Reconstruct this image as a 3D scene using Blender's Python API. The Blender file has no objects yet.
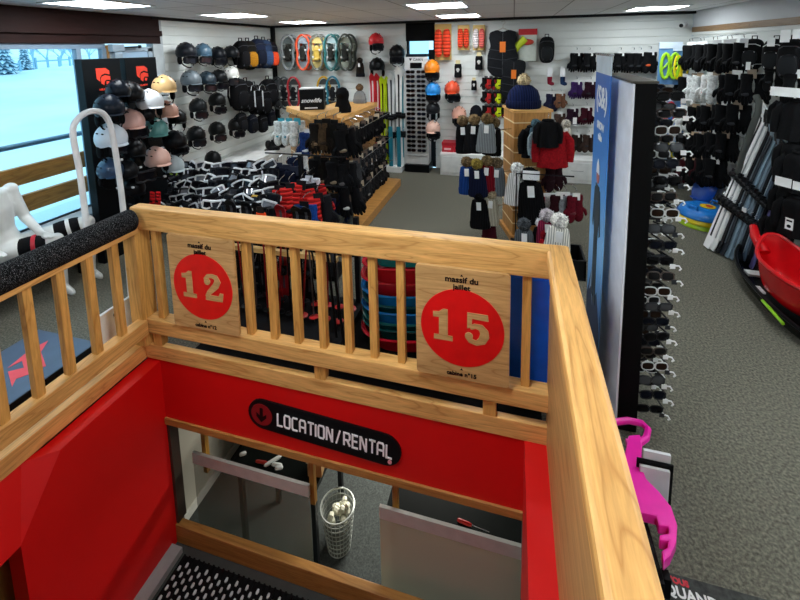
import bpy, bmesh, math, random
from mathutils import Vector, Matrix, Euler
random.seed(7)
S = bpy.context.scene
COL = S.collection
PI = math.pi
sin, cos = math.sin, math.cos
# ------------------------------------------------------------------ camera model (taken from the room's vanishing points)
F, CX, CY, YAW, PITCH, ROLL, H = 411.8, 401.4, 100.8, -.26632, .12889, .01841, 2.25
cy_, sy_, cp_, sp_ = cos(YAW), sin(YAW), cos(PITCH), sin(PITCH)
FW = Vector((sy_*cp_, cy_*cp_, -sp_)); RT0 = Vector((cy_, -sy_, 0)); DN0 = FW.cross(RT0)
RT = RT0*cos(ROLL)+DN0*sin(ROLL); DN = -RT0*sin(ROLL)+DN0*cos(ROLL)
EYE = Vector((0, 0, H))
def ray(px, py): return FW + RT*((px-CX)/F) + DN*((py-CY)/F)
def PX(px, py, x): r = ray(px, py); return EYE + r*(x/r.x)
def PY(px, py, y): r = ray(px, py); return EYE + r*(y/r.y)
def PZ(px, py, z): r = ray(px, py); return EYE + r*((z-H)/r.z)
cam = bpy.data.cameras.new('camera'); camo = bpy.data.objects.new('camera', cam); COL.objects.link(camo)
R3 = Matrix((RT, -DN, -FW)).transposed()
camo.matrix_world = Matrix.Translation(EYE) @ R3.to_4x4()
cam.sensor_fit = 'HORIZONTAL'; cam.sensor_width = 36; cam.lens = F/800*36
cam.shift_x = (400-CX)/800; cam.shift_y = (CY-300)/800
cam.clip_start = .02; cam.clip_end = 300
S.camera = camo
S.view_settings.view_transform = 'Standard'; S.view_settings.look = 'None'; S.view_settings.gamma = 1
S.view_settings.exposure = 0.45
S.view_settings.use_curve_mapping = False

# ------------------------------------------------------------------ materials
MC = {}
def lin(h):
    h = h.lstrip('#'); o = []
    for i in (0, 2, 4):
        c = int(h[i:i+2], 16)/255
        o.append(c/12.92 if c <= .04045 else ((c+.055)/1.055)**2.4)
    return (*o, 1)
def mat(h, rough=.6, metal=0, kind='', spec=.5):
    k = (h, rough, metal, kind, spec)
    if k in MC: return MC[k]
    m = bpy.data.materials.new('m_%s_%s' % (kind or 'plain', h.strip('#'))); m.use_nodes = True
    nt = m.node_tree; N = nt.nodes; L = nt.links; b = N['Principled BSDF']
    b.inputs['Roughness'].default_value = rough; b.inputs['Metallic'].default_value = metal
    b.inputs['Specular IOR Level'].default_value = spec if kind in ('glass', 'acrylic') else (.12 if kind in ('fabric', 'fur', 'knit', 'quilt', 'pattern', 'granite') else spec*(.3 if max(lin(h)[:3]) < .03 else 1))
    c = lin(h)
    tc = N.new('ShaderNodeTexCoord')
    def noise(scale, detail=3, vec=None, dist=0):
        n = N.new('ShaderNodeTexNoise'); n.inputs['Scale'].default_value = scale; n.inputs['Detail'].default_value = detail
        n.inputs['Distortion'].default_value = dist
        L.new(vec or tc.outputs['Object'], n.inputs['Vector']); return n
    def ramp(fac, stops):
        r = N.new('ShaderNodeValToRGB'); L.new(fac, r.inputs[0]); e = r.color_ramp.elements
        while len(e) < len(stops): e.new(.5)
        for i, (p, q) in enumerate(stops): e[i].position = p; e[i].color = q
        return r
    def bump(fac, st, d=.002):
        u = N.new('ShaderNodeBump'); u.inputs['Strength'].default_value = st; u.inputs['Distance'].default_value = d
        L.new(fac, u.inputs['Height']); L.new(u.outputs[0], b.inputs['Normal'])
    dk = lambda s: (c[0]*s, c[1]*s, c[2]*s, 1)
    if kind.startswith('wood'):
        ax = {'x': (.8, 9, 9), 'y': (9, .8, 9), 'z': (9, 9, .8)}[kind[-1]]
        mp = N.new('ShaderNodeMapping'); mp.inputs['Scale'].default_value = ax; L.new(tc.outputs['Object'], mp.inputs[0])
        n = noise(1.1, 2, mp.outputs[0], 1.2)
        w = N.new('ShaderNodeMath'); w.operation = 'MULTIPLY'; w.inputs[1].default_value = 9; L.new(n.outputs[0], w.inputs[0])
        fr = N.new('ShaderNodeMath'); fr.operation = 'PINGPONG'; fr.inputs[1].default_value = 1; L.new(w.outputs[0], fr.inputs[0])
        r = ramp(fr.outputs[0], [(0, (c[0]*.72, c[1]*.62, c[2]*.5, 1)), (.16, dk(.92)), (.6, c), (1, (min(1, c[0]*1.12), min(1, c[1]*1.14), min(1, c[2]*1.2), 1))])
        n2 = noise(14, 5, mp.outputs[0]); r2 = ramp(n2.outputs[0], [(.3, (.82, .8, .76, 1)), (.65, (1, 1, 1, 1))])
        mx = N.new('ShaderNodeMix'); mx.data_type = 'RGBA'; mx.blend_type = 'MULTIPLY'; mx.inputs[0].default_value = 1
        L.new(r.outputs[0], mx.inputs[6]); L.new(r2.outputs[0], mx.inputs[7]); L.new(mx.outputs[2], b.inputs['Base Color'])
        bump(n2.outputs[0], .15)
    elif kind == 'carpet':
        n = noise(420, 4); n3 = noise(70, 3)
        a = N.new('ShaderNodeMath'); a.operation = 'ADD'; L.new(n.outputs[0], a.inputs[0]); L.new(n3.outputs[0], a.inputs[1])
        r = ramp(a.outputs[0], [(.35, dk(.25)), (.5, c), (.62, dk(1.9))]); 
        h2 = N.new('ShaderNodeMath'); h2.operation = 'MULTIPLY'; h2.inputs[1].default_value = .5; L.new(a.outputs[0], h2.inputs[0]); L.new(h2.outputs[0], r.inputs[0])
        L.new(r.outputs[0], b.inputs['Base Color']); bump(n.outputs[0], .6, .004)
    elif kind == 'fabric':
        n = noise(60, 4); r = ramp(n.outputs[0], [(.3, dk(.65)), (.7, dk(1.25))]); L.new(r.outputs[0], b.inputs['Base Color']); bump(n.outputs[0], .4, .004)
    elif kind == 'fur':
        n = noise(45, 6, None, 1); r = ramp(n.outputs[0], [(.3, dk(.35)), (.7, dk(1.3))]); L.new(r.outputs[0], b.inputs['Base Color']); bump(n.outputs[0], 1, .02)
    elif kind == 'snow':
        n = noise(.25, 6); r = ramp(n.outputs[0], [(.35, dk(.82)), (.6, c)]); L.new(r.outputs[0], b.inputs['Base Color']); bump(n.outputs[0], .4, .3)
    elif kind == 'wall':
        n = noise(1.6, 5); r = ramp(n.outputs[0], [(.3, dk(.93)), (.7, dk(1.03))]); L.new(r.outputs[0], b.inputs['Base Color'])
        n2 = noise(120, 3); bump(n2.outputs[0], .12, .001)
    elif kind == 'ceiling':
        br = N.new('ShaderNodeTexBrick'); br.offset = 0; br.inputs['Scale'].default_value = 1
        br.inputs['Brick Width'].default_value = .62; br.inputs['Row Height'].default_value = 1.24; br.inputs['Mortar Size'].default_value = .008
        br.inputs['Color1'].default_value = c; br.inputs['Color2'].default_value = dk(.96); br.inputs['Mortar'].default_value = dk(.4)
        L.new(tc.outputs['Object'], br.inputs['Vector']); L.new(br.outputs[0], b.inputs['Base Color'])
    elif kind == 'quilt':
        w = N.new('ShaderNodeTexWave'); w.bands_direction = 'Z'; w.inputs['Scale'].default_value = 9; L.new(tc.outputs['Object'], w.inputs['Vector'])
        r = ramp(w.outputs[1], [(.0, dk(.35)), (.3, c)]); L.new(r.outputs[0], b.inputs['Base Color']); bump(w.outputs[1], .6, .02)
    elif kind == 'knit':
        w = N.new('ShaderNodeTexWave'); w.bands_direction = 'X'; w.inputs['Scale'].default_value = 22; w.inputs['Distortion'].default_value = 1; L.new(tc.outputs['Object'], w.inputs['Vector'])
        r = ramp(w.outputs[1], [(.1, dk(.45)), (.6, dk(1.1))]); L.new(r.outputs[0], b.inputs['Base Color']); bump(w.outputs[1], .6, .01)
    elif kind == 'pattern':
        v = N.new('ShaderNodeTexVoronoi'); v.inputs['Scale'].default_value = 28; L.new(tc.outputs['Object'], v.inputs['Vector'])
        r = ramp(v.outputs['Distance'], [(.32, c), (.4, (.01, .01, .012, 1))]); L.new(r.outputs[0], b.inputs['Base Color'])
    elif kind == 'granite':
        n = noise(220, 2); r = ramp(n.outputs[0], [(.42, dk(.4)), (.58, c), (.66, (.17, .17, .18, 1))]); L.new(r.outputs[0], b.inputs['Base Color']); bump(n.outputs[0], .5, .004)
    elif kind == 'glass':
        b.inputs['Base Color'].default_value = c; b.inputs['Transmission Weight'].default_value = 1; b.inputs['IOR'].default_value = 1.05
    elif kind == 'acrylic':
        b.inputs['Base Color'].default_value = c; b.inputs['Alpha'].default_value = spec; b.inputs['Specular IOR Level'].default_value = .5
    else:
        n = noise(9, 3); r = ramp(n.outputs[0], [(.3, dk(.9)), (.7, dk(1.06))]); L.new(r.outputs[0], b.inputs['Base Color'])
    MC[k] = m; return m
def emit(h, st):
    k = ('e', h, st)
    if k in MC: return MC[k]
    m = bpy.data.materials.new('m_light_'+h.strip('#')); m.use_nodes = True; b = m.node_tree.nodes['Principled BSDF']
    b.inputs['Base Color'].default_value = lin(h); b.inputs['Emission Color'].default_value = lin(h); b.inputs['Emission Strength'].default_value = st
    MC[k] = m; return m
def banner_blue():
    m = bpy.data.materials.new('m_banner_print'); m.use_nodes = True; nt = m.node_tree; N = nt.nodes; L = nt.links
    tc = N.new('ShaderNodeTexCoord'); sp = N.new('ShaderNodeSeparateXYZ'); L.new(tc.outputs['Object'], sp.inputs[0])
    r = N.new('ShaderNodeValToRGB'); L.new(sp.outputs['Z'], r.inputs[0]); e = r.color_ramp.elements
    st = [(0, '#1d3a68'), (.3, '#5fa0dc'), (.45, '#86c2f2'), (.7, '#4a92da'), (.95, '#2468bc')]
    while len(e) < 5: e.new(.5)
    m2 = N.new('ShaderNodeMath'); m2.operation = 'MULTIPLY'; m2.inputs[1].default_value = .5; L.new(sp.outputs['Z'], m2.inputs[0]); L.new(m2.outputs[0], r.inputs[0])
    for i, (p, q) in enumerate(st): e[i].position = p; e[i].color = lin(q)
    L.new(r.outputs[0], N['Principled BSDF'].inputs['Base Color']); N['Principled BSDF'].inputs['Roughness'].default_value = .4
    return m

# ------------------------------------------------------------------ mesh builder
class MB:
    def __init__(s): s.v = []; s.f = []
    def add(s, vs, fs):
        b = len(s.v); s.v += [Vector(v) for v in vs]; s.f += [tuple(b+i for i in f) for f in fs]; return s
    def box(s, x0, y0, z0, x1, y1, z1):
        vs = [(x, y, z) for z in (z0, z1) for y in (y0, y1) for x in (x0, x1)]
        return s.add(vs, [(0, 2, 3, 1), (4, 5, 7, 6), (0, 1, 5, 4), (2, 6, 7, 3), (0, 4, 6, 2), (1, 3, 7, 5)])
    def hexa(s, p):      # 8 points: bottom ring then top ring, counter-clockwise from above
        return s.add(p, [(3, 2, 1, 0), (4, 5, 6, 7), (0, 1, 5, 4), (1, 2, 6, 5), (2, 3, 7, 6), (3, 0, 4, 7)])
    def bar(s, a, b, w, t=None, up=(0, 0, 1)):
        a = Vector(a); b = Vector(b); t = t or w; d = (b-a).normalized(); u = Vector(up)
        if abs(d.dot(u)) > .95: u = Vector((1, 0, 0))
        x = d.cross(u).normalized()*w/2; z = x.cross(d).normalized()*t/2
        return s.hexa([a-x-z, a+x-z, b+x-z, b-x-z, a-x+z, a+x+z, b+x+z, b-x+z])
    def tube(s, pts, r, n=8, sq=1, closed=False):
        pts = [Vector(p) for p in pts]; k = len(pts); rs = r if isinstance(r, (list, tuple)) else [r]*k; b = len(s.v); pu = None
        for i, p in enumerate(pts):
            if closed: d = pts[(i+1) % k]-pts[i-1]
            else: d = pts[min(i+1, k-1)]-pts[max(i-1, 0)]
            d.normalize()
            if pu is None: u = d.orthogonal().normalized() if abs(d.y) > .9 else d.cross(Vector((0, 1, 0))).normalized()
            else: u = (pu-d*pu.dot(d)).normalized()
            pu = u; w = d.cross(u)
            for j in range(n):
                a = 2*PI*j/n; s.v.append(p+u*cos(a)*rs[i]+w*sin(a)*rs[i]*sq)
        for i in range(k if closed else k-1):
            for j in range(n):
                i2 = (i+1) % k
                s.f.append((b+i*n+j, b+i*n+(j+1) % n, b+i2*n+(j+1) % n, b+i2*n+j))
        if not closed:
            s.f.append(tuple(b+j for j in range(n))[::-1]); s.f.append(tuple(b+(k-1)*n+j for j in range(n)))
        return s
    def ell(s, c, r, n=14, m=8, e=1.0, rot=None, z0=-1, z1=1):   # ellipsoid; e<1 boxy
        c = Vector(c); b = len(s.v)
        pw = lambda t: math.copysign(abs(t)**e, t)
        a0, a1 = math.asin(z0), math.asin(z1)
        for i in range(m+1):
            t = a0+(a1-a0)*i/m
            for j in range(n):
                a = 2*PI*j/n; p = Vector((r[0]*pw(cos(t))*pw(cos(a)), r[1]*pw(cos(t))*pw(sin(a)), r[2]*pw(sin(t))))
                if rot: p = rot @ p
                s.v.append(c+p)
        for i in range(m):
            for j in range(n):
                s.f.append((b+i*n+j, b+i*n+(j+1) % n, b+(i+1)*n+(j+1) % n, b+(i+1)*n+j))
        s.f.append(tuple(b+j for j in range(n))[::-1]); s.f.append(tuple(b+m*n+j for j in range(n)))
        return s
    def lathe(s, prof, c=(0, 0, 0), n=20, sx=1, sy=1, e=1.0, cap=True):
        c = Vector(c); b = len(s.v); pw = lambda t: math.copysign(abs(t)**e, t)
        for r, z in prof:
            for j in range(n):
                a = 2*PI*j/n; s.v.append(c+Vector((r*sx*pw(cos(a)), r*sy*pw(sin(a)), z)))
        for i in range(len(prof)-1):
            for j in range(n): s.f.append((b+i*n+j, b+i*n+(j+1) % n, b+(i+1)*n+(j+1) % n, b+(i+1)*n+j))
        if cap:
            s.f.append(tuple(b+j for j in range(n))[::-1]); s.f.append(tuple(b+(len(prof)-1)*n+j for j in range(n)))
        return s
    def prism(s, poly, o=(0, 0, 0), u=(1, 0, 0), w=(0, 0, 1), d=(0, .01, 0)):   # polygon in (u,w), pushed along d
        o, u, w, d = map(Vector, (o, u, w, d)); n = len(poly)
        a = [o+u*p[0]+w*p[1] for p in poly]
        return s.add(a+[q+d for q in a], [tuple(range(n)), tuple(range(2*n-1, n-1, -1))]+[(i, i+n, (i+1) % n+n, (i+1) % n) for i in range(n)])
    def sheet(s, fn, nu, nv, th=None, closeu=False):   # fn(u,v)->point
        b = len(s.v)
        for i in range(nu+1):
            for j in range(nv+1): s.v.append(Vector(fn(i/nu, j/nv)))
        for i in range(nu):
            for j in range(nv):
                q = b+i*(nv+1)+j; s.f.append((q, q+1, q+nv+2, q+nv+1))
        return s
    def move(s, m):
        s.v = [m @ v for v in s.v]; return s
    def mesh(s, name, m, smooth=False, bevel=0, solid=0, sub=0):
        me = bpy.data.meshes.new(name); me.from_pydata([tuple(v) for v in s.v], [], s.f)
        bm = bmesh.new(); bm.from_mesh(me)
        bmesh.ops.recalc_face_normals(bm, faces=bm.faces[:])
        if bevel:
            ed = [e for e in bm.edges if e.is_manifold and e.calc_face_angle(0) > .6]
            bmesh.ops.bevel(bm, geom=ed, offset=bevel, segments=2, affect='EDGES', profile=.6)
        if solid: bmesh.ops.solidify(bm, geom=bm.faces[:], thickness=solid)
        bm.to_mesh(me); bm.free()
        if smooth:
            me.polygons.foreach_set('use_smooth', [True]*len(me.polygons))
            if hasattr(me, 'set_sharp_from_angle'): me.set_sharp_from_angle(angle=math.radians(40))
        me.materials.append(m); return me
    def build(s, name, m, parent=None, **k):
        return link(name, s.mesh(name, m, **k), parent)
def link(name, me, parent=None):
    o = bpy.data.objects.new(name, me); COL.objects.link(o)
    if parent: o.parent = parent
    return o
def tag(o, label, cat, group=None, kind=None):
    o['label'] = label; o['category'] = cat
    if group: o['group'] = group
    if kind: o['kind'] = kind
    return o
def thing(name, label, cat, loc=(0, 0, 0), rot=(0, 0, 0), group=None):
    o = bpy.data.objects.new(name, None); COL.objects.link(o); o.location = loc; o.rotation_euler = rot; o.empty_display_size = .05
    return tag(o, label, cat, group)
def struct(name, mb, m, **k):
    o = mb.build(name, m, **k); o['kind'] = 'structure'; return o
PROTO = {}
def proto(kind, name, parts):    # parts: (part name, mesh, [subparts])
    PROTO[kind] = (name, parts)
def inst(kind, label, cat, loc, rot=(0, 0, 0), group=None, mats=None, s=1, labels=None):
    name, parts = PROTO[kind]; mats = mats or {}
    def put(p, par):
        o = link(p[0], p[1], par)
        key = p[3] if len(p) > 3 else p[0]
        if key in mats:
            o.material_slots[0].link = 'OBJECT'; o.material_slots[0].material = mats[key]
        for q in (p[2] if len(p) > 2 else []): put(q, o)
    if len(parts) == 1 and not (len(parts[0]) > 2 and parts[0][2]):
        o = link(name, parts[0][1]); key = parts[0][3] if len(parts[0]) > 3 else parts[0][0]
        if key in mats: o.material_slots[0].link = 'OBJECT'; o.material_slots[0].material = mats[key]
        o.location = loc; o.rotation_euler = rot; tag(o, label, cat, group)
    else:
        o = thing(name, label, cat, loc, rot, group)
        for p in parts: put(p, o)
    o.scale = (s, s, s) if not isinstance(s, (tuple, list)) else s
    return o
def text_mesh(body, size, m, ext=.002, bold=0, name='lettering', flip=False, sx=1, font_align='CENTER'):
    cu = bpy.data.curves.new('t', 'FONT'); cu.body = body; cu.size = size; cu.extrude = ext; cu.offset = bold; cu.align_x = font_align; cu.align_y = 'CENTER'; cu.resolution_u = 3
    o = bpy.data.objects.new('t', cu); COL.objects.link(o); bpy.context.view_layer.update()
    me = bpy.data.meshes.new_from_object(o.evaluated_get(bpy.context.evaluated_depsgraph_get()))
    bpy.data.objects.remove(o); bpy.data.curves.remove(cu)
    for v in me.vertices: v.co = (v.co.x*sx*(-1 if flip else 1), -v.co.z, v.co.y)   # stands up in xz, faces -y
    me.materials.clear(); me.materials.append(m); return me
def ribbon(mb, pts, w, o, u, wv, d, cap=True):
    """flat stroke with mitred corners, in the (u,wv) plane"""
    P = [Vector((p[0], p[1])) for p in pts]; n = len(P); Lf = []; Rt = []
    for i, p in enumerate(P):
        d0 = (P[i]-P[i-1]).normalized() if i else (P[1]-P[0]).normalized(); d1 = (P[i+1]-P[i]).normalized() if i < n-1 else d0
        t = (d0+d1).normalized(); nn = Vector((-t.y, t.x)); k = w/2/max(.4, nn.dot(Vector((-d0.y, d0.x))))
        Lf.append(p+nn*k); Rt.append(p-nn*k)
    for i in range(n-1):
        mb.prism([Rt[i], Rt[i+1], Lf[i+1], Lf[i]], o, u, wv, d)
ORD = ['first', 'second', 'third', 'fourth', 'fifth', 'sixth', 'seventh', 'eighth', 'ninth', 'tenth', 'eleventh', 'twelfth', 'thirteenth', 'fourteenth', 'fifteenth', 'sixteenth', 'seventeenth', 'eighteenth', 'nineteenth', 'twentieth', 'twenty-first', 'twenty-second', 'twenty-third', 'twenty-fourth']
BLK = '#0c0d10'
# ------------------------------------------------------------------ the room
ZC = 2.72; XL, XR, YB, YF = -4.67, 2.66, 7.4, -2.6
carpet = mat('#636155', .95, kind='carpet'); white_wall = mat('#d9dde0', .7, kind='wall'); slat_m = mat('#e6eae6', .45, kind='wall')
red = mat('#d80606', .5, kind='wall'); woodx = mat('#e4b068', .45, kind='woodx'); woody = mat('#e2ab62', .45, kind='woody'); woodz = mat('#dca557', .45, kind='woodz')
oak = mat('#c08a48', .4, kind='woodx'); oakz = mat('#c08a48', .4, kind='woodz'); blackp = mat(BLK, .35); blackm = mat('#0a0a0b', .8); whitep = mat('#eef0f0', .35)
chrome = mat('#c8ccd0', .25, 1); darkmetal = mat('#24262a', .4, .8); blackf = mat('#0d0d0f', .85, kind='fabric')
HX0, HX1, HY0, HY1 = -2.72, .24, -1.2, 2.3      # stairwell
m = MB(); m.box(XL, HY1+.02, -.1, XR, YB, 0).box(XL, YF, -.1, HX0-.02, HY1+.02, 0).box(HX1+.02, YF, -.1, XR, HY1+.02, 0).box(HX0-.02, YF, -.1, HX1+.02, HY0, 0)
struct('floor', m, carpet)
struct('ceiling', MB().box(XL-.1, YF-.1, ZC, XR+.1, YB+.3, ZC+.1), mat('#eef0f2', .8, kind='ceiling'))
def slatwall(name, a, b, n, z0, z1, pitch=.124):
    """grooved shop wall from a to b (plan points), facing n"""
    a = Vector((a[0], a[1], 0)); b = Vector((b[0], b[1], 0)); n = Vector((n[0], n[1], 0)); mb = MB()
    prof = [(-.03, z0)]; z = z0
    while z < z1-.001:
        zt = min(z+pitch, z1); prof += [(0, z), (0, zt-.016)]
        if zt < z1-.02: prof += [(-.022, zt-.013), (-.022, zt-.001)]
        z = zt
    prof += [(0, z1), (-.03, z1)]
    mb.prism(prof, a, n, Vector((0, 0, 1)), b-a)
    return struct(name, mb, slat_m)
slatwall('wall_left', (XL, 4.66), (XL, YB), (1, 0), 0, ZC-.04)
slatwall('wall_back', (XL, YB), (-1.91, YB), (0, -1), 0, ZC-.03)
slatwall('wall_back', (-1.37, YB), (XR, YB), (0, -1), 0, ZC-.02)
slatwall('wall_right', (XR, YF), (XR, YB), (-1, 0), 0, 2.40)
struct('wall_right', MB().box(XR+.005, YF, 2.40, XR+.1, YB, ZC), white_wall)
struct('wall_right', MB().box(XR+.03, YF, 0, XR+.1, YB, 2.40), white_wall)
struct('trim_1', MB().box(XR-.012, 2.0, 2.40, XR+.01, YB-.02, 2.475), mat('#8d6f4c', .5, kind='woody'))
struct('trim_2', MB().box(XL, YB-.10, 2.68, XR, YB-.03, ZC), mat('#26282a', .6))
struct('trim_3', MB().box(XL, 4.5, 2.68, XL+.035, YB, ZC), mat('#1b1a1c', .6))
struct('wall_back', MB().box(XL-.1, YB+.03, 0, -1.91, YB+.15, ZC).box(-1.37, YB+.03, 0, XR+.1, YB+.15, ZC), white_wall)
struct('wall_left', MB().box(XL-.12, 4.62, 0, XL-.03, YB+.1, ZC), white_wall)
struct('wall_front', MB().box(XL-.1, YF-.1, 0, XR+.1, YF, ZC), white_wall)
struct('trim_4', MB().box(XL, YB-.08, 0, XL+.06, YB-.001, ZC-.03), mat('#0a0a0c', .5))
# gap between the two back walls: black header and a pale glazed door behind the sunglasses rack
struct('trim_5', MB().box(-1.91, YB-.01, 2.36, -1.37, YB+.12, ZC), blackm)
dr = struct('door_1', MB().box(-1.91, YB+.05, 0, -1.87, YB+.12, 2.36).box(-1.41, YB+.05, 0, -1.37, YB+.12, 2.36).box(-1.87, YB+.05, 0, -1.41, YB+.12, .12).box(-1.5, YB+.05, .12, -1.41, YB+.12, 2.2), mat('#15181c', .4))
MB().box(-1.87, YB+.08, .12, -1.5, YB+.09, 2.36).build('pane', mat('#dff4ff', .02, kind='glass'), dr)
# storefront
struct('wall_left', MB().box(XL-.12, YF-.1, 0, XL, .4, ZC), white_wall)
struct('trim_6', MB().box(XL-.1, .4, 2.36, XL+.02, 4.62, ZC).box(XL+.02, .4, 2.46, XL+.06, 4.62, 2.53), mat('#2a1512', .6, kind='woody'))
fr = mat('#7d94a8', .4)
w = MB().box(XL-.08, .4, .42, XL, 3.84, .5).box(XL-.07, .4, 2.3, XL-.01, 3.84, 2.36)
for y in (.4, 1.5, 3.50, 3.80): w.box(XL-.08, y, .5, XL-.01, y+.05, 2.3)
wn = struct('window_1', w, fr)
MB().box(XL-.05, .45, .5, XL-.04, 3.80, 2.3).build('pane', mat('#eafaff', .0, kind='glass'), wn)
MB().box(XL-.06, .4, .45, XL+.22, 3.84, .5).build('sill', mat('#c4ccd2', .4), wn)
struct('wall_left', MB().box(XL-.1, .4, 0, XL-.01, 3.84, .42), mat('#30353c', .6))
d2 = struct('door_2', MB().box(XL-.06, 3.87, 0, XL-.01, 3.94, 2.30).box(XL-.06, 4.44, 0, XL-.01, 4.5, 2.30).box(XL-.06, 3.87, 2.26, XL-.01, 4.5, 2.32).box(XL-.06, 3.94, 0, XL-.01, 4.44, .12), mat('#a9bccb', .4))
MB().box(XL-.04, 3.94, .12, XL-.03, 4.44, 2.26).build('pane', mat('#bcd8ee', .05, kind='acrylic', spec=.8), d2)
tm = text_mesh('IIICOOM', .1, mat('#4a6276', .5), .002, .002, flip=False)
o = link('lettering', tm, d2); o.location = (XL-.02, 4.2, 2.12); o.rotation_euler = (0, 0, PI/2)
struct('trim_7', MB().box(XL-.06, 3.85, 0, XL+.01, 3.87, 2.34), mat('#b08248', .5, kind='woodz'))
struct('trim_8', MB().box(XL-.1, 4.5, 0, XL+.015, 4.66, ZC-.03), mat('#b9c1c4', .5))
t = thing('door_closer', 'small grey metal closer box at the top of the glazed shop door', 'door closer', (XL+.03, 3.92, 2.26))
MB().box(-.03, -.06, 0, .05, .1, .09).box(-.02, -.02, -.12, .03, .08, -.01).build('body', mat('#9fb2c0', .3, .3), t, bevel=.006)
MB().bar((.01, .1, .05), (.02, .34, .06), .02).tube([(.02, .34, .04), (.02, .34, .08)], .02).build('arm', mat('#20262c', .3, .5), t)

# stairwell
struct('wall_stair_back', MB().box(-2.72, 2.3, -.6, .24, 2.38, -.1), red)
m = MB().box(-2.72, 1.57, -1.8, -2.6, 2.3, -.12).hexa([(-2.72, 1.32, -1.8), (-2.6, 1.32, -1.8), (-2.6, 1.57, -1.8), (-2.72, 1.57, -1.8), (-2.72, 1.32, -.46), (-2.6, 1.32, -.46), (-2.6, 1.57, -.46), (-2.72, 1.57, -.46)])
m.add([(-2.6, 1.57, -.12), (-2.6, 1.57, -.46), (-2.6, 1.32, -.46), (-2.72, 1.44, -.1), (-2.72, 1.57, -.12), (-2.6, HY0, -.46), (-2.72, HY0, -.1), (-2.72, HY0, -.46), (-2.72, 1.57, -.46)], [(0, 1, 2), (0, 2, 3), (0, 3, 4), (3, 2, 5, 6), (2, 1, 8, 7, 5), (6, 5, 7)])
struct('wall_stair_left', m, red)
struct('wall_stair_right', MB().box(.10, HY0, -1.8, .24, 2.3, -.1), red)
struct('wall_stair_outer', MB().box(-3.6, HY0-.08, -2.4, -3.5, 2.3, -.05).box(-3.6, HY0-.1, -2.4, .3, HY0-.08, -.05).box(-3.6, 2.28, -2.4, -2.72, 2.3, -.05).box(-3.6, HY0, -2.5, -2.72, 2.3, -2.4), mat('#5a554a', .8))
struct('wall_stair_front', MB().box(-2.72, HY0-.08, -2.4, .24, HY0, -.1), red)
grey_sk = mat('#9a9c98', .6)
struct('baseboard_stair', MB().box(-2.6, 1.32, -1.74, -2.5, 2.24, -1.69), grey_sk)
struct('floor_landing', MB().box(-3.05, HY0, -1.84, .24, 2.3, -1.74), mat('#3a3c38', .8))
struct('trim_9', MB().box(-2.6, 2.285, -1.74, .1, 2.345, -1.575), mat('#a87636', .5, kind='woodx'), bevel=.006)
struct('trim_10', MB().box(-2.6, 2.285, -.655, .1, 2.38, -.6), mat('#b58040', .5, kind='woodx'), bevel=.004)
struct('trim_11', MB().box(-2.6, 2.30, -1.57, -2.575, 2.38, -.65), mat('#3b3026', .5))
# curb beams round the well
struct('trim_12', MB().box(-2.84, 2.288, -.1, .3, 2.335, .02), woodx, bevel=.006)
struct('trim_13', MB().box(-2.84, HY0, -.1, -2.708, 2.288, .02), woody, bevel=.006)
# rubber mat
t = thing('doormat', 'black rubber scraper mat with rows of pale nubs on the stair landing', 'mat', (-1.2, 1.2, -1.74))
MB().box(-1.27, -1.4, 0, 1.28, 1.02, .012).build('backing', mat('#0b0b0c', .8), t)
n1 = MB()
x = -1.24; k = 0
while x < 1.26:
    y = -.5+(k % 2)*.03
    while y < 1.0:
        n1.ell((x, y, .014), (.013, .02, .01), 6, 3); y += .06
    x += .045; k += 1
o = n1.build('nub', mat('#d8dad8', .5), t, smooth=True); o['kind'] = 'stuff'
rb = MB(); x = -1.262
while x < 1.26: rb.box(x, -1.4, .012, x+.014, 1.02, .026); x += .045
rb.build('rib', mat('#09090a', .8), t)
# recess behind the low opening in the red side wall
t = thing('wooden_board', 'ochre wooden board showing in the low opening of the red stair wall', 'board', (-2.95, .9, -1.5))
MB().box(0, -1.6, -.5, .05, .52, 1.25).box(.05, -.2, -.2, .1, 0, 1.1).build('board', mat('#9a7a36', .6, kind='woodz'), t); MB().box(.051, .2, -.2, .16, .26, 1.0).build('bracket', blackp, t)
# rental room below
LZ = -2.35
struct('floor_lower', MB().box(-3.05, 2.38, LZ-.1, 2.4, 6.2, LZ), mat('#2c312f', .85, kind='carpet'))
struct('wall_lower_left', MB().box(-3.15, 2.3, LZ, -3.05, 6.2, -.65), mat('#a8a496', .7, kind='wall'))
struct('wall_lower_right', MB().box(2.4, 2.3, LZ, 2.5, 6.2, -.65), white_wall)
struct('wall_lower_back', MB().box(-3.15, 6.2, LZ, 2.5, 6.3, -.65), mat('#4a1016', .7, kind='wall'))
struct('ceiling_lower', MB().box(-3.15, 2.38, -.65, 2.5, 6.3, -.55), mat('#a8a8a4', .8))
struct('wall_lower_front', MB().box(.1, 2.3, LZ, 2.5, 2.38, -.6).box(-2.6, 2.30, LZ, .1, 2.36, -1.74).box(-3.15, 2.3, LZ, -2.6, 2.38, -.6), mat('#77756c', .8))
struct('baseboard_lower', MB().box(-3.05, 2.4, LZ, -3.03, 6.2, LZ+.09), mat('#c5c5bc', .6))
stripe = mat('#d8dad4', .5)
def screen(lab, x0, x1, zt, alpha, colr):
    t = thing('screen_panel', lab, 'screen', (x0, 2.5, LZ))
    MB().box(0, 0, 0, x1-x0, .012, zt-LZ-.1).build('sheet', mat(colr, .25, kind='acrylic', spec=alpha), t)
    MB().box(0, -.006, zt-LZ-.1, x1-x0, .018, zt-LZ).build('top_band', stripe, t)
screen('clear acrylic screen with a grey top band beside the pale wall, below the sign', -2.58, -1.49, -1.13, .35, '#6f7360')
screen('hazy grey screen with a pale top band, hiding the counter with the red screwdriver', -.91, .3, -1.13, .8, '#c6c8b0')  # bright reflective haze put into this screen's pale colour and opacity
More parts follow.
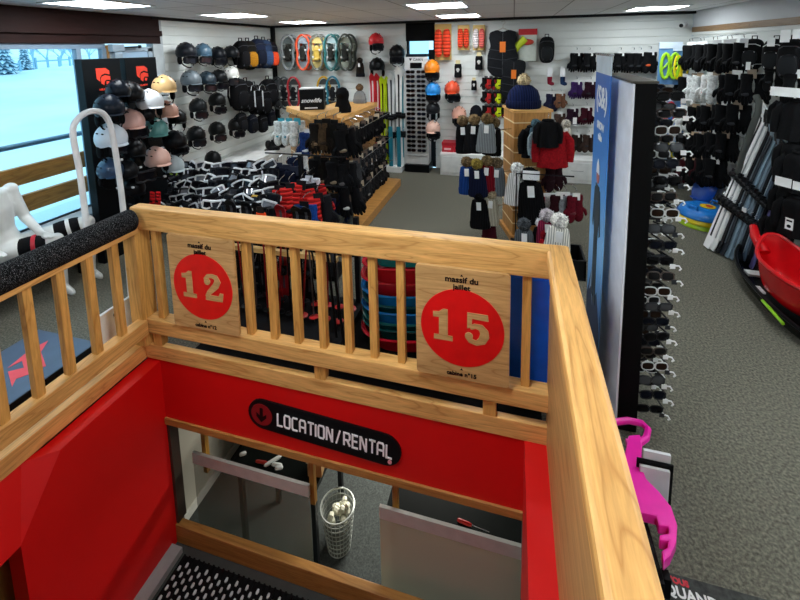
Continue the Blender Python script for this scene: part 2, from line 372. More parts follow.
for i, (a, c) in enumerate([(196, 'window-side end'), (305, 'middle, by the cardboard box'), (391, 'edge of the hazy screen')]):
    p = PY(a, 450+i*12, 2.46)
    o = MB().box(-.02, -.02, LZ+1.0, .02, .02, -.66).build('wooden_post', mat('#b3832f', .5, kind='woodz')); o.location = (p.x, 2.56, 0)
    tag(o, ['slim wooden post above the clear screen, beside the pale wall', 'slim wooden post above the clear screen, in front of the cardboard box', 'slim wooden post rising behind the edge of the hazy screen'][i], 'post')
def counter(lab, x0, x1, z):
    t = thing('rental_counter', lab, 'counter', (x0, 2.62, LZ))
    MB().box(0, 0, z-LZ-.05, x1-x0, .62, z-LZ).build('worktop', mat('#101514', .35), t)
    for a in (.05, x1-x0-.05): 
        for b in (.05, .57): MB().box(a-.02, b-.02, 0, a+.02, b+.02, z-LZ-.05).build('leg', darkmetal, t)
counter('black-topped rental counter strewn with white tools behind the clear screen', -2.3, -1.5, -1.30)
counter('black-topped rental counter holding the red screwdriver', -.9, .9, -1.30)
z = -1.30
def screwdriver(lab, x, y, a, c):
    t = thing('screwdriver', lab, 'screwdriver', (x, y, z+.013), (0, 0, a))
    MB().tube([(0, 0, 0), (.02, 0, 0), (.09, 0, 0), (.11, 0, 0)], [.009, .013, .013, .007]).build('handle', mat(c, .3), t, smooth=True)
    MB().tube([(.11, 0, 0), (.24, 0, 0)], .004, 6).build('shaft', chrome, t)
p = PZ(457, 524, z); screwdriver('red-handled screwdriver on the counter behind the hazy screen', p.x, p.y+.02, -.1, '#c01818')
p = PZ(258, 463, z); screwdriver('red-handled screwdriver among white tools behind the clear screen', p.x-.02, p.y, .1, '#a83028')
for i, (px, py, a, l) in enumerate([(273, 462, .9, .16), (277, 466, .1, .10), (243, 455, .6, .06), (279, 469, .4, .07)]):
    p = PZ(px, py, z); o = MB().ell((0, 0, 0), (l/2, .016, .012), 10, 6, .6).build('plastic_tool', mat('#e8efee', .4), smooth=True); o.location = (p.x, p.y, z+.012); o.rotation_euler = (0, 0, a)
    tag(o, ['longest white plastic tool standing up the slope on the black counter', 'short white plastic tool lying across the black counter', 'small white plastic clip alone at the far edge of the black counter', 'stubby white plastic piece at the front edge of the black counter'][i], 'tool')
p = PZ(312, 462, z+.1); t = thing('cardboard_box', 'open tan cardboard box at the end of the rental counter', 'box', (-1.56, 2.78, z), (0, 0, .15))
MB().box(-.06, -.08, 0, .06, .08, .12).build('carton', mat('#b08a58', .8), t, bevel=.002); MB().prism([(-.06, 0), (.06, 0), (.06, .05), (-.06, .05)], (0, -.08, .12), (1, 0, 0), (0, -.6, .8), (0, .003, 0)).build('flap', mat('#c8ae80', .8), t)
o = MB().box(-.3, 0, 0, .3, .4, .9).build('storage_cabinet', mat('#3d0f16', .5), bevel=.01); o.location = (-2.55, 3.6, LZ); tag(o, 'dark maroon cabinet behind the rental counter', 'cabinet')
o = MB().box(-.05, 0, 0, .05, .8, .05).build('wooden_rail', mat('#7d7658', .6)); o.location = (-2.2, 3.3, LZ+.95); tag(o, 'grey wooden strip crossing behind the tool counter', 'rail')
MB().box(-.02, .3, -.95, .02, .34, 0).build('support', mat('#7d7658', .6), o)
# waste bin
p = PZ(338, 553, LZ)
t = thing('wire_bin', 'tapered see-through wire bin filled with crumpled paper on the rental floor', 'bin', (-1.50, 3.0, LZ))
m = MB(); rr = lambda z_: .105+.05*z_/.42
for k in range(9): zz = .42*k/8; m.tube([(rr(zz)*cos(a*PI/12), rr(zz)*sin(a*PI/12), zz) for a in range(24)], .0045 if k < 8 else .008, 5, closed=True)
for k in range(24): a = k*PI/12; m.tube([(rr(0)*cos(a), rr(0)*sin(a), 0), (rr(.42)*cos(a), rr(.42)*sin(a), .42)], .0035, 5)
m.build('mesh_basket', mat('#b8bdb8', .35, .4), t, smooth=True)
MB().lathe([(.103, .0), (.148, .38)], n=24, cap=False).build('liner', mat('#8b8f88', .4, kind='acrylic', spec=.6), t, smooth=True)
m = MB(); random.seed(3)
for k in range(16):
    a = random.random()*6.28; r_ = random.random()*.09
    m.ell((r_*cos(a), r_*sin(a), .33+random.random()*.07), (.045, .03, .025), 7, 4, .7, Euler((random.random()*3, random.random()*3, 0)).to_matrix())
o = m.build('crumpled_paper', mat('#d8d8c4', .8), t); o['kind'] = 'stuff'

# ------------------------------------------------------------------ railings
def baluster(mb_par, x, y, z0, z1, w=.05, mm=None):
    MB().box(x-w/2, y-w/2, z0, x+w/2, y+w/2, z1).build('baluster', mm or woodz, mb_par, bevel=.004)
t = thing('wooden_railing', 'pale wooden railing carrying the numbered signs along the far edge of the stairwell', 'railing', (-1.24, 2.33, 0))
ox, oy = -1.24, 2.33
MB().box(-2.72-ox, 2.28-oy, .95, .22-ox, 2.37-oy, 1.12).build('top_rail', woodx, t, bevel=.012)
MB().box(-2.66-ox, 2.27-oy, .13, .24-ox, 2.37-oy, .245).build('bottom_rail', woodx, t, bevel=.008)
bx = [159, 247, 271, 295, 320.5, 346.5, 372, 400, 527]
for px in bx: baluster(t, PY(px, 300, 2.30).x-ox, 2.33-oy, .24, .96)
for x in (-2.22, -2.0, -.42, -.24): baluster(t, x-ox, 2.34-oy, .24, .96)
for px in (322, 165, 490): 
    x = PY(px, 380, 2.32).x; MB().box(x-.04-ox, -.04, .015, x+.04-ox, .02, .135).build('support_block', woodz, t, bevel=.005)
t = thing('wooden_railing', 'wooden railing with black foam-wrapped handrail on the window side of the stairwell', 'railing', (-2.68, .8, 0))
MB().box(-.10, 1.45, .02, .02, 1.58, 1.0).build('corner_post', woodz, t, bevel=.01)
MB().box(-.04, -1.4, .93, .04, 1.47, 1.02).build('top_rail', woody, t, bevel=.008)
MB().tube([(0, -1.4, 1.035), (0, 1.44, 1.035)], .092, 24, .86).build('foam_sleeve', mat('#121416', .95, kind='granite'), t, smooth=True)
MB().box(-.04, -1.4, .13, .05, 1.46, .245).build('bottom_rail', woody, t, bevel=.008)
for k in range(14): baluster(t, 0, 1.29-k*.18-.0, .24, .94, .048)
for y in (.45, -.7): MB().box(-.045, y-.05, .02, .045, y+.05, .135).build('support_block', woodz, t, bevel=.005)
t = thing('wooden_railing', 'solid boarded wooden railing with a wide rounded handrail on the sunglasses side of the stairwell', 'railing', (.26, .8, 0))
MB().box(-.035, -1.9, -.14, .02, 1.57, 1.03).build('side_board', mat('#c2935a', .45, kind='woody'), t, bevel=.006)
MB().box(-.065, -1.9, 1.03, .062, 1.58, 1.12).build('top_rail', woody, t, bevel=.02)

# ------------------------------------------------------------------ numbered signs and the rental sign
plank = mat('#c99f66', .55, kind='woodx'); disc_red = mat('#e01010', .45); ink = mat('#181010', .6)
def digit(ch):
    s = []   # strokes as closed polygons, unit height 1
    if ch == '1': return [[(.05, 0), (.6, 0), (.6, .16), (.46, .16), (.46, 1), (.32, 1), (.2, .9), (.03, .88), (.03, .72), (.2, .72), (.2, .16), (.05, .16)]], .62
    pts = []
    if ch == '2':
        q = [(.20, .70), (.14, .80), (.22, .91), (.38, .93), (.54, .89), (.60, .74), (.52, .58), (.36, .42), (.22, .28), (.14, .12)]; wd = [.24, .2, .15, .15, .2, .25, .24, .21, .17, .17]
        out = [[(.06, 0), (.74, 0), (.80, .32), (.66, .32), (.60, .2), (.1, .2)]]
        ball = (.18, .70, .12)
    else:
        q = [(.20, .52), (.34, .60), (.50, .58), (.60, .46), (.61, .32), (.54, .16), (.38, .07), (.22, .12), (.16, .24)]; wd = [.12, .16, .2, .25, .27, .24, .15, .16, .2]
        out = [[(.12, .5), (.12, 1), (.70, 1), (.72, .8), (.26, .82), (.25, .55)]]
        ball = (.17, .26, .115)
    P = [Vector(p) for p in q]; n = len(P)
    for i in range(n-1):
        a, b = P[i], P[i+1]; da = ((P[min(i+1, n-1)]-P[max(i-1, 0)])).normalized(); db = ((P[min(i+2, n-1)]-P[i])).normalized()
        na = Vector((-da.y, da.x)); nb = Vector((-db.y, db.x))
        out.append([a+na*wd[i]/2, a-na*wd[i]/2, b-nb*wd[i+1]/2, b+nb*wd[i+1]/2])
    out.append([(ball[0]+ball[2]*cos(k*PI/8), ball[1]+ball[2]*sin(k*PI/8)) for k in range(16)])
    return out, .78
def number_sign(num, cx, lab):
    t = thing('number_sign', lab, 'sign', (cx, 2.245, .265))
    m = MB(); W, Ht, r = .275, .705, .02
    pl = [(W-r+r*cos(a), r-r*1+r*sin(a)+0) for a in []]
    cor = []
    for (qx, qz, a0) in ((W-r, r, -90), (W-r, Ht-r, 0), (-W+r, Ht-r, 90), (-W+r, r, 180)):
        cor += [(qx+r*cos(math.radians(a0+k*22.5)), qz+r*sin(math.radians(a0+k*22.5))) for k in range(5)]
    m.prism(cor, (0, 0, 0), d=(0, .02, 0)).build('board', plank, t)
    MB().prism([(.245*cos(k*PI/32), .335+.245*sin(k*PI/32)) for k in range(64)], (0, -.003, 0), d=(0, .004, 0)).build('red_disc', disc_red, t)
    x = -.175
    for ch in num:
        polys, wv = digit(ch); m = MB(); sc = .2
        for k_, p in enumerate(polys): m.prism([(x+q[0]*sc*1.02, .245+q[1]*sc) for q in p], (0, -.006-.0002*k_, 0), d=(0, .004+.0002*k_, 0))
        m.build('numeral', plank, t); x += wv*sc+.06
    for txt, sz, zz in (('\u25b2', .016, .668), ('massif du', .05, .638), ('jaillet', .045, .592), ('\u25b2', .014, .07), ('cabine n\u00b0'+num, .036, .035)):
        if txt == '\u25b2':
            o = MB().prism([(-.008, 0), (.008, 0), (0, .012)], (0, -.003, zz-.006), d=(0, .003, 0)).build('mark', ink, t)
        else:
            o = link('lettering', text_mesh(txt, sz, ink, .001, .0012, sx=1.05), t); o.location = (0, -.002, zz)
number_sign('12', -2.09, 'square wooden sign with a red disc reading 12 on the railing near the corner post')
number_sign('15', -.27, 'square wooden sign with a red disc reading 15 on the railing beside the blue tubs')
t = thing('rental_sign', 'black pill-shaped sign reading LOCATION / RENTAL on the red stairwell wall', 'sign', (-1.245, 2.29, -.375), (0, .045, 0))
def pill(hw, r): return [(hw-r+r*cos(math.radians(-90+k*15)), r*sin(math.radians(-90+k*15))) for k in range(13)]+[(-hw+r+r*cos(math.radians(90+k*15)), r*sin(math.radians(90+k*15))) for k in range(13)]
MB().prism(pill(.575, .115), (0, -.005, 0), d=(0, .015, 0)).build('plate', mat('#0c0c0e', .4), t)
MB().prism([(-.465+.085*cos(k*PI/16), .085*sin(k*PI/16)) for k in range(32)], (0, -.008, 0), d=(0, .004, 0)).build('red_disc', mat('#8c1018', .4), t)
MB().prism([(-.012, .055), (.012, .055), (.012, -.01), (.04, .012), (.04, -.015), (0, -.058), (-.04, -.015), (-.04, .012), (-.012, -.01)], (-.465, -.011, 0), d=(0, .004, 0)).build('arrow', mat('#140608', .4), t)
GL = {'L': ([[(0, 1), (0, 0), (.6, 0)]], .72), 'O': ([[(0.1, 0), (.55, 0), (.65, .12), (.65, .88), (.55, 1), (.1, 1), (0, .88), (0, .12), (.1, 0)]], .84), 'C': ([[(.62, 0), (.1, 0), (0, .12), (0, .88), (.1, 1), (.62, 1)]], .78),
      'A': ([[(0, 0), (0, .85), (.12, 1), (.53, 1), (.65, .85), (.65, 0)], [(0, .42), (.65, .42)]], .84), 'T': ([[(0, 1), (.7, 1)], [(.35, 1), (.35, 0)]], .8), 'I': ([[(0, 0), (0, 1)]], .2), 'N': ([[(0, 0), (0, 1), (.1, 1), (.6, 0), (.65, 0), (.65, 1)]], .84),
      'R': ([[(0, 0), (0, 1), (.52, 1), (.64, .88), (.64, .56), (.52, .44), (0, .44)], [(.35, .44), (.66, 0)]], .84), 'E': ([[(.6, 0), (0, 0), (0, 1), (.6, 1)], [(0, .52), (.52, .52)]], .74), '/': ([[(0, -.05), (.42, 1.05)]], .62), ' ': ([], .02)}
def word(par, s, x0, x1, z0, h, mt, y=-.009, wd=.0125):
    ad = lambda c: GL[c][1]+.12; tot = sum(ad(c) for c in s); sc = (x1-x0)/tot; x = x0; m = MB()
    for c in s:
        for st in GL[c][0]: ribbon(m, [(x+p[0]*sc, z0+p[1]*h) for p in st], wd, (0, y, 0), (1, 0, 0), (0, 0, 1), (0, .004, 0))
        x += ad(c)*sc
    m.build('lettering', mt, par)
word(t, 'LOCATION / RENTAL', -.335, .53, -.048, .095, mat('#ffffff', .8))
MB().prism([(.50+.014*cos(k*PI/8), -.078+.014*sin(k*PI/8)) for k in range(16)], (0, -.009, 0), d=(0, .005, 0)).build('mark', mat('#e8a0a8', .4), t)

# ------------------------------------------------------------------ lamps
for i, (x, y, lab) in enumerate([(-.84, 4.74, 'square ceiling light panel ahead of the railing, nearer of the middle two'), (-.82, 6.44, 'square ceiling light panel in the middle, close to the back wall'), (-3.6, 4.84, 'square ceiling light panel above the helmet wall'),
                               (-3.52, 6.55, 'square ceiling light panel above the snowshoe wall'), (1.85, 6.4, 'square ceiling light panel above the glove wall corner'), (-3.85, 3.15, 'square ceiling light panel beside the shop window'),
                               (1.75, 3.0, None), (-.8, 1.3, None), (-3.0, .2, None), (1.6, .2, None)]):  # the None entries are unseen panels, added to light the near part
    if lab: t = thing('ceiling_light', lab, 'ceiling light', (x, y, ZC))
    else: t = thing('ceiling_light', ['', '', '', '', '', '', 'added unseen square ceiling light panel over the aisle beside the skis', 'added unseen square ceiling light panel straight above the stairwell', 'added unseen square ceiling light panel above the window end of the stairwell', 'added unseen square ceiling light panel behind the viewer'][i], 'ceiling light', (x, y, ZC))
    MB().box(-.33, -.33, -.012, .33, -.30, -.0005).box(-.33, .30, -.012, .33, .33, -.0005).box(-.33, -.30, -.012, -.30, .30, -.0005).box(.30, -.30, -.012, .33, .30, -.0005).build('frame', mat('#e8eaea', .4), t)
    MB().box(-.30, -.30, -.009, .30, .30, -.002).build('diffuser', emit('#f4fbff', [17, 13, 17, 13, 13, 17, 22, 30, 24, 20][i]), t)
ld = bpy.data.lights.new('lower_room_fill', 'AREA'); ld.shape = 'RECTANGLE'; ld.size = 1.2; ld.size_y = .6; ld.energy = 85; ld.color = (1, .97, .88)  # unseen fill lamp added to brighten the rental room below
lo = bpy.data.objects.new('lower_room_fill', ld); COL.objects.link(lo); lo.location = (-.9, 4.3, -.68); lo['kind'] = 'structure'

# ------------------------------------------------------------------ outside: snow, trees, terrace rails
W_ = bpy.data.worlds.new('world'); S.world = W_; W_.use_nodes = True
bg = W_.node_tree.nodes['Background']; bg.inputs[0].default_value = lin('#a4d6ee'); bg.inputs[1].default_value = 1.5
def gz(x, y):
    d = -x-5.5
    return -.4+ .028*max(0, d)*1.0 + .9*math.exp(-((d-26)/9)**2-((y-24)/14)**2)+.12*sin(x*.7)*cos(y*.5)
m = MB().sheet(lambda u, v: (-5.0-u*90, -30+v*110, gz(-5.0-u*90, -30+v*110)), 60, 60)
struct('ground_snow', m, mat('#f4fbff', .8, kind='snow'), smooth=True)
struct('ground_terrace', MB().box(-6.6, -2, -.3, -4.8, 7, -.02), mat('#dce8f0', .9, kind='snow'))
rail_w = mat('#c98038', .6, kind='woody')
for zt, lab in ((1.07, 'upper brown timber board of the snowy terrace fence'), (.76, 'lower brown timber board of the snowy terrace fence')):
    o = MB().box(-.03, -2.5, -.19, .03, 2.5, 0).build('fence_board', rail_w, bevel=.006); o.location = (-5.03, 2.2, zt); tag(o, lab, 'fence board')
t = thing('terrace_handrail', 'grey metal handrail above the timber boards outside the window', 'handrail', (-5.05, 2.2, 0))
MB().tube([(0, -2.5, 1.29), (0, 2.5, 1.29)], .03, 10).build('rail', mat('#7e95a5', .4, .5), t, smooth=True)
for y in (-1.8, .1, 2.0): MB().box(-.03, y-.03, -.02, .0, y+.03, 1.27).build('post', mat('#7e95a5', .4, .5), t)
snowm = mat('#dceefa', .9, kind='snow'); bark = mat('#6d8ca0', .9); fol = mat('#7fa6bc', .9, kind='fur')  # bark and needles paled blue, fog haze put into their colour
def conifer(lab, x, y, h, seed):
    random.seed(seed); t = thing('snowy_fir', lab, 'tree', (x, y, gz(x, y)-.1), group=None)
    MB().tube([(0, 0, 0), (0, 0, h*.95)], [h*.03, h*.008], 7).build('trunk', bark, t)
    a_, b_ = MB(), MB()
    for k in range(13):
        z0 = h*(.12+.85*k/13); r_ = h*.24*(1-k/13.5)+.1
        for j in range(11):
            a = j*2*PI/11+k*.7+random.random()*.3; rr_ = r_*random.uniform(.7, 1.15); e = Vector((cos(a)*rr_, sin(a)*rr_, z0-rr_*.35)); s = Vector((0, 0, z0+h*.03)); w_ = Vector((-sin(a), cos(a), 0))*rr_*.22
            mid = (s+e)/2
            b_.add([s, mid+w_, e, mid-w_, mid+Vector((0, 0, rr_*.12))], [(0, 1, 4), (1, 2, 4), (2, 3, 4), (3, 0, 4)]); a_.add([s-Vector((0, 0, .05)), mid+w_*1.3-Vector((0, 0, .08)), e-Vector((0, 0, .1)), mid-w_*1.3-Vector((0, 0, .08)), mid-Vector((0, 0, rr_*.2))], [(0, 4, 1), (1, 4, 2), (2, 4, 3), (3, 4, 0)])
    a_.build('needles', fol, t); b_.build('snow', snowm, t)
def bare(lab, x, y, h, seed):
    random.seed(seed); t = thing('bare_tree', lab, 'tree', (x, y, gz(x, y)-.1)); m = MB()
    def br(p, d, l, r, n):
        q = p+d*l; m.tube([p, q], [r, r*.65], 5)
        if n:
            for k in range(4):
                dd = (d+Vector((random.uniform(-1, 1), random.uniform(-1, 1), random.uniform(-.1, .7)))*.75).normalized(); br(q if k else p+d*l*.7, dd, l*.68, r*.6, n-1)
    br(Vector((0, 0, 0)), Vector((0, 0, 1)), h*.3, h*.026, 4); m.build('branches', mat('#a9cbe0', .9), t)  # pale blue branches carry the fog haze in their colour
def outx(px, x): return PX(px, 80, x).y
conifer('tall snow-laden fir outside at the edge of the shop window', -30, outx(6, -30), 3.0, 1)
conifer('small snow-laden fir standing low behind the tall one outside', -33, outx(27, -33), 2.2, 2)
bare('fog-pale bare tree on the snowy rise, beside the firs', -34, outx(36, -34), 3.2, 3)
bare('widest fog-pale bare tree in the middle of the window view', -37, outx(50, -37), 3.8, 4)
bare('fog-pale bare tree above the snow mound', -40, outx(63, -40), 3.6, 5)
bare('last fog-pale bare tree before the window mullion', -43, outx(75, -43), 3.6, 6)
bare('fog-pale shrub-like tree showing in the narrow window strip', -34, outx(92, -34), 2.8, 9)
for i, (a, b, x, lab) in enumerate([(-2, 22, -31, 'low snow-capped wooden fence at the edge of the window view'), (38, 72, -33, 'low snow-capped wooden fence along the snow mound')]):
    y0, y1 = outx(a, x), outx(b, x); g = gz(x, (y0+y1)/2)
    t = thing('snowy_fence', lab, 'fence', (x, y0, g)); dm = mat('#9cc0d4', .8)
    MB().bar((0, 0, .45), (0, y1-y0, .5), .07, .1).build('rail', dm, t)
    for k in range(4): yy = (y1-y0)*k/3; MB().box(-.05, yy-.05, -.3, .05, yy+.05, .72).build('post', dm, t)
# ------------------------------------------------------------------ prototypes of the merchandise (local frame: front faces -y, z up)
def helmet():
    def sh(u, v):
        a = u*2*PI; dx, dy = cos(a), sin(a)          # +x is forward
        lo = -.35 if dx > .55 else (-.62 if abs(dy) > .6 else -.55)
        lo = -.34+(-.30)*(1-max(0, dx)**2) if dx > 0 else -.64+.12*(-dx)**2
        t = (lo+(1-lo)*v)*PI/2; t = lo*.9+(PI/2-lo*.9)*v
        r = cos(t); z = sin(t)
        e = 1+.05*max(0, -lo*.5-z)
        return (.148*r*dx*e-.004, .116*r*dy*e, .125*z+.012*(1-abs(dy))*max(0, z))
    m = MB().sheet(sh, 30, 10); shell = m.mesh('shell', mat(BLK, .3), smooth=True, solid=.006)
    m = MB(); br = [(.145*cos(a)+.03, .10*sin(a), -.045+.01*cos(a)) for a in [k*.17-.85 for k in range(11)]]
    m.sheet(lambda u, v: (.135*cos(-.85+1.7*u)+.035*v, .108*sin(-.85+1.7*u)*(1-.08*v), -.040-.014*v), 12, 2); brim = m.mesh('brim', mat(BLK, .35), smooth=True, solid=.005)
    m = MB()
    for sx, sy, zz in ((.05, .045, .105), (.05, -.045, .105), (-.02, .055, .112), (-.02, -.055, .112), (-.09, .04, .09), (-.09, -.04, .09)): m.ell((sx, sy, zz), (.022, .006, .01), 8, 4)
    for s_ in (1, -1):
        m.ell((.06, s_*.094, .055), (.02, .006, .007), 8, 4); m.ell((.0, s_*.106, .058), (.02, .006, .007), 8, 4)
    vents = m.mesh('vents', mat('#050506', .6), smooth=True)
    pad = lambda s_: MB().ell((-.015, s_*.092, -.105), (.042, .02, .055), 12, 8, .8).mesh('ear_pad', blackf, smooth=True)
    st = MB().tube([(0, .09, -.13), (.03, .07, -.175), (.045, .03, -.20), (.05, 0, -.205), (.045, -.03, -.20), (.03, -.07, -.175), (0, -.09, -.13)], .007, 6, 1).mesh('chin_strap', blackf, smooth=True)
    bk = MB().ell((.045, .035, -.197), (.016, .016, .012), 8, 5, .6).mesh('buckle', mat('#d8dadc', .4), smooth=True)
    gs = MB().tube([(.12*cos(a)*1.08-.0, .10*sin(a)*1.05, -.04) for a in [k*PI/10+PI/3 for k in range(14)]], .012, 6).mesh('goggle_strap', blackf, smooth=True)
    proto('helmet', 'ski_helmet', [('shell', shell), ('brim', brim), ('vents', vents), ('ear_pad', pad(1)), ('ear_pad', pad(-1)), ('chin_strap', st, [('buckle', bk)])])
    # with goggles below
    g = goggle_meshes()
    return g
def goggle_meshes():
    def lens(u, v, k=0):
        a = (u-.5)*1.7; z = (v-.5)
        hh = .048*(1-.12*abs(u-.5)*2) ; notch = .016*math.exp(-((u-.5)/.09)**2)*(1-v)
        return (.098*sin(a)*1.03, -.06*cos(a)+.06-.026+k, z*2*hh+notch)
    le = MB().sheet(lens, 16, 6).mesh('lens', mat('#15161c', .08, .3), smooth=True, solid=.003)
    ring = [lens(i/16, 1) for i in range(17)]+[lens(1, 1-j/5) for j in range(1, 5)]+[lens(1-i/16, 0) for i in range(17)]+[lens(0, j/5) for j in range(1, 5)]
    fr_ = MB().tube([(p[0]*1.03, p[1]+.006, p[2]*1.06) for p in ring], .014, 6, closed=True).mesh('frame', mat('#d8dade', .35), smooth=True)
    foam = MB().tube([(p[0]*.98, p[1]+.022, p[2]*.98) for p in ring], .011, 5, closed=True).mesh('face_foam', blackf, smooth=True)
    st = MB().sheet(lambda u, v: (.1*cos(PI*u)*(1), -.0+.085*sin(PI*u), (v-.5)*.04), 14, 2).mesh('strap', blackf, smooth=True, solid=.003)
    return le, fr_, foam, st
le, gf, gfo, gst = helmet()
proto('goggles', 'ski_goggles', [('lens', le), ('frame', gf, [('face_foam', gfo)]), ('strap', gst)])

def glove_part(cx=0, side=1, tilt=0, mitten=False):
    m = MB()
    m.tube([(cx, 0, -.02), (cx, 0, -.06), (cx, 0, -.10), (cx, 0, -.135), (cx, 0, -.18), (cx, 0, -.215)], [.048, .052, .044, .046, .055, .05], 12, .55)
    if mitten: m.ell((cx, 0, -.235), (.052, .03, .075), 12, 8)
    else:
        for k, (dx, l) in enumerate([(-.038, .062), (-.013, .08), (.013, .076), (.037, .055)]):
            x = cx+side*dx; m.tube([(x*1, 0, -.20), (x+side*dx*.12, -.004, -.20-l*.5), (x+side*dx*.2, .004, -.20-l), (x+side*dx*.2, .006, -.212-l)], [.016, .0155, .013, .006], 7)
    m.tube([(cx-side*.035, -.005, -.16), (cx-side*.062, -.012, -.185), (cx-side*.07, -.014, -.225), (cx-side*.068, -.014, -.24)], [.02, .019, .015, .006], 7)
    m.move(Matrix.Rotation(tilt, 4, 'Y')); return m
def glove_pair(kind, mit=False, name='ski_gloves'):
    g1 = glove_part(-.035, 1, .06, mit).mesh('glove', blackf, smooth=True); g2m = glove_part(.035, -1, -.06, mit); g2m.v = [v+Vector((0, .045, 0)) for v in g2m.v]; g2 = g2m.mesh('glove', blackf, smooth=True)
    cuff = MB().tube([(-.035, 0, -.015), (-.036, 0, -.035), (-.037, 0, -.055)], [.05, .055, .054], 12, .56).mesh('cuff', blackf, smooth=True)
    pal = MB().ell((-.032, -.023, -.19), (.034, .008, .016), 10, 6, .8).mesh('knuckle_patch', mat('#2a2c30', .5), smooth=True)
    card = MB().box(-.035, -.005, -.055, .04, .0, .022).mesh('header_card', mat('#e4e6e4', .5)); 
    hk = MB().tube([(0, .0, .03), (0, -.01, .055), (0, .03, .065), (0, .12, .065)], .004, 5).mesh('hook', chrome)
    proto(kind, name, [('glove', g1, [('cuff', cuff), ('knuckle_patch', pal)]), ('glove', g2, [], 'glove_b'), ('header_card', card, [('hook', hk)])])
glove_pair('gloves'); glove_pair('mittens', True, 'ski_mittens')
def peg_m(L_=.3):
    return MB().tube([(0, 0, 0), (0, -L_, 0), (0, -L_-.01, .015)], .004, 6).mesh('peg', chrome)
def beanie(kind, h=.2):
    m = MB().lathe([(.085, 0), (.098, .015), (.1, .06), (.098, .10), (.085, .15), (.05, .19), (.012, .205)], n=20, sx=1, sy=.85)
    cap = m.mesh('knit_cap', mat('#1a1c22', .9, kind='knit'), smooth=True)
    cuff = MB().lathe([(.1, .0), (.107, .01), (.108, .06), (.1, .07)], n=20, sx=1, sy=.85, cap=False).mesh('cuff', mat('#1a1c22', .9, kind='knit'), smooth=True, solid=.004)
    m = MB(); random.seed(5)
    m.ell((0, 0, .245), (.06, .058, .055), 12, 8)
    for k in range(150):
        d = Vector((random.gauss(0, 1), random.gauss(0, 1), random.gauss(0, 1))).normalized(); c = Vector((0, 0, .245)); o_ = d.orthogonal().normalized()*.008; p = d.cross(o_)
        e = c+d*random.uniform(.062, .072); b = c+d*.045; m.add([b+o_, b-o_*.5+p, b-o_*.5-p, e], [(0, 1, 3), (1, 2, 3), (2, 0, 3)])
    pom = m.mesh('fur_pompom', mat('#9a8466', .95, kind='fur'), smooth=False)
    proto(kind, 'bobble_hat', [('knit_cap', cap, [('cuff', cuff)]), ('fur_pompom', pom)])
beanie('bobble')
m = MB().lathe([(.085, 0), (.098, .015), (.1, .06), (.098, .10), (.085, .15), (.05, .19), (.012, .205)], n=20, sx=1, sy=.85)
proto('beanie', 'knit_beanie', [('knit_cap', m.mesh('knit_cap', mat('#1a1c22', .9, kind='knit'), smooth=True)), ('cuff', MB().lathe([(.1, 0), (.107, .01), (.108, .06), (.1, .07)], n=20, sx=1, sy=.85, cap=False).mesh('cuff', mat('#1a1c22', .9, kind='knit'), smooth=True, solid=.004))])
# hat hung upside down by its label, pompom below is drawn above: a limp hat on a card
m = MB(); m.lathe([(.02, -.0), (.06, -.02), (.072, -.07), (.08, -.14), (.084, -.2), (.082, -.26)], n=16, sx=1, sy=.45)
hatb = m.mesh('knit_cap', mat('#1a1c22', .9, kind='knit'), smooth=True)
m = MB().ell((0, 0, .03), (.055, .05, .05), 10, 7); random.seed(8)
for k in range(110):
    d = Vector((random.gauss(0, 1), random.gauss(0, 1), random.gauss(0, 1))).normalized(); c = Vector((0, 0, .03)); o_ = d.orthogonal().normalized()*.008; p = d.cross(o_)
    e = c+d*random.uniform(.056, .066); b = c+d*.04; m.add([b+o_, b-o_*.5+p, b-o_*.5-p, e], [(0, 1, 3), (1, 2, 3), (2, 0, 3)])
pomb = m.mesh('fur_pompom', mat('#a08b6c', .95, kind='fur'))
tagb = MB().box(-.02, -.06, -.09, .02, -.055, -.02).mesh('paper_tag', mat('#f0f0ee', .5))
bandb = MB().lathe([(.086, -.21), (.09, -.22), (.09, -.265), (.084, -.275)], n=16, sx=1, sy=.47, cap=False).mesh('brim_band', mat('#1a1c22', .9, kind='knit'), smooth=True)
proto('hung_hat', 'bobble_hat', [('knit_cap', hatb, [('brim_band', bandb)]), ('fur_pompom', pomb), ('paper_tag', tagb)])

def sunglasses():
    def ln(s_):
        return MB().ell((s_*.033, 0, 0), (.029, .004, .020), 14, 6, .65).mesh('lens', mat('#0b0b0e', .06, .2), smooth=True)
    m = MB()
    for s_ in (1, -1): m.tube([(s_*.033+.030*math.copysign(abs(cos(a))**.7, cos(a)), -.001, .021*math.copysign(abs(sin(a))**.6, sin(a))) for a in [k*PI/10 for k in range(20)]], .0035, 5, closed=True)
    m.tube([(-.006, -.001, .008), (.006, -.001, .008)], .004, 5)
    fr_ = m.mesh('frame', mat('#111114', .3), smooth=True)
    t1 = [MB().bar((s_*.066, 0, .008), (s_*.062, .12, -.004), .004, .009).mesh('temple', mat('#111114', .3)) for s_ in (1, -1)]
    card = MB().box(.045, -.012, -.035, .07, -.01, -.012).mesh('price_tag', mat('#eceeee', .5))
    proto('sunglasses', 'sunglasses', [('frame', fr_), ('lens', ln(1)), ('lens', ln(-1)), ('temple', t1[0]), ('temple', t1[1])])
    hook = MB().tube([(.055, .02, -.02), (.070, -.01, -.02), (.082, -.02, -.015), (.090, -.025, -.028), (.084, -.02, -.038)], .004, 6).mesh('hook', mat('#eceeee', .3), smooth=True)
    proto('sunglasses_hooked', 'sunglasses', [('frame', fr_), ('lens', ln(1)), ('lens', ln(-1)), ('temple', t1[0]), ('temple', t1[1]), ('price_tag', card), ('hook', hook)])
sunglasses()

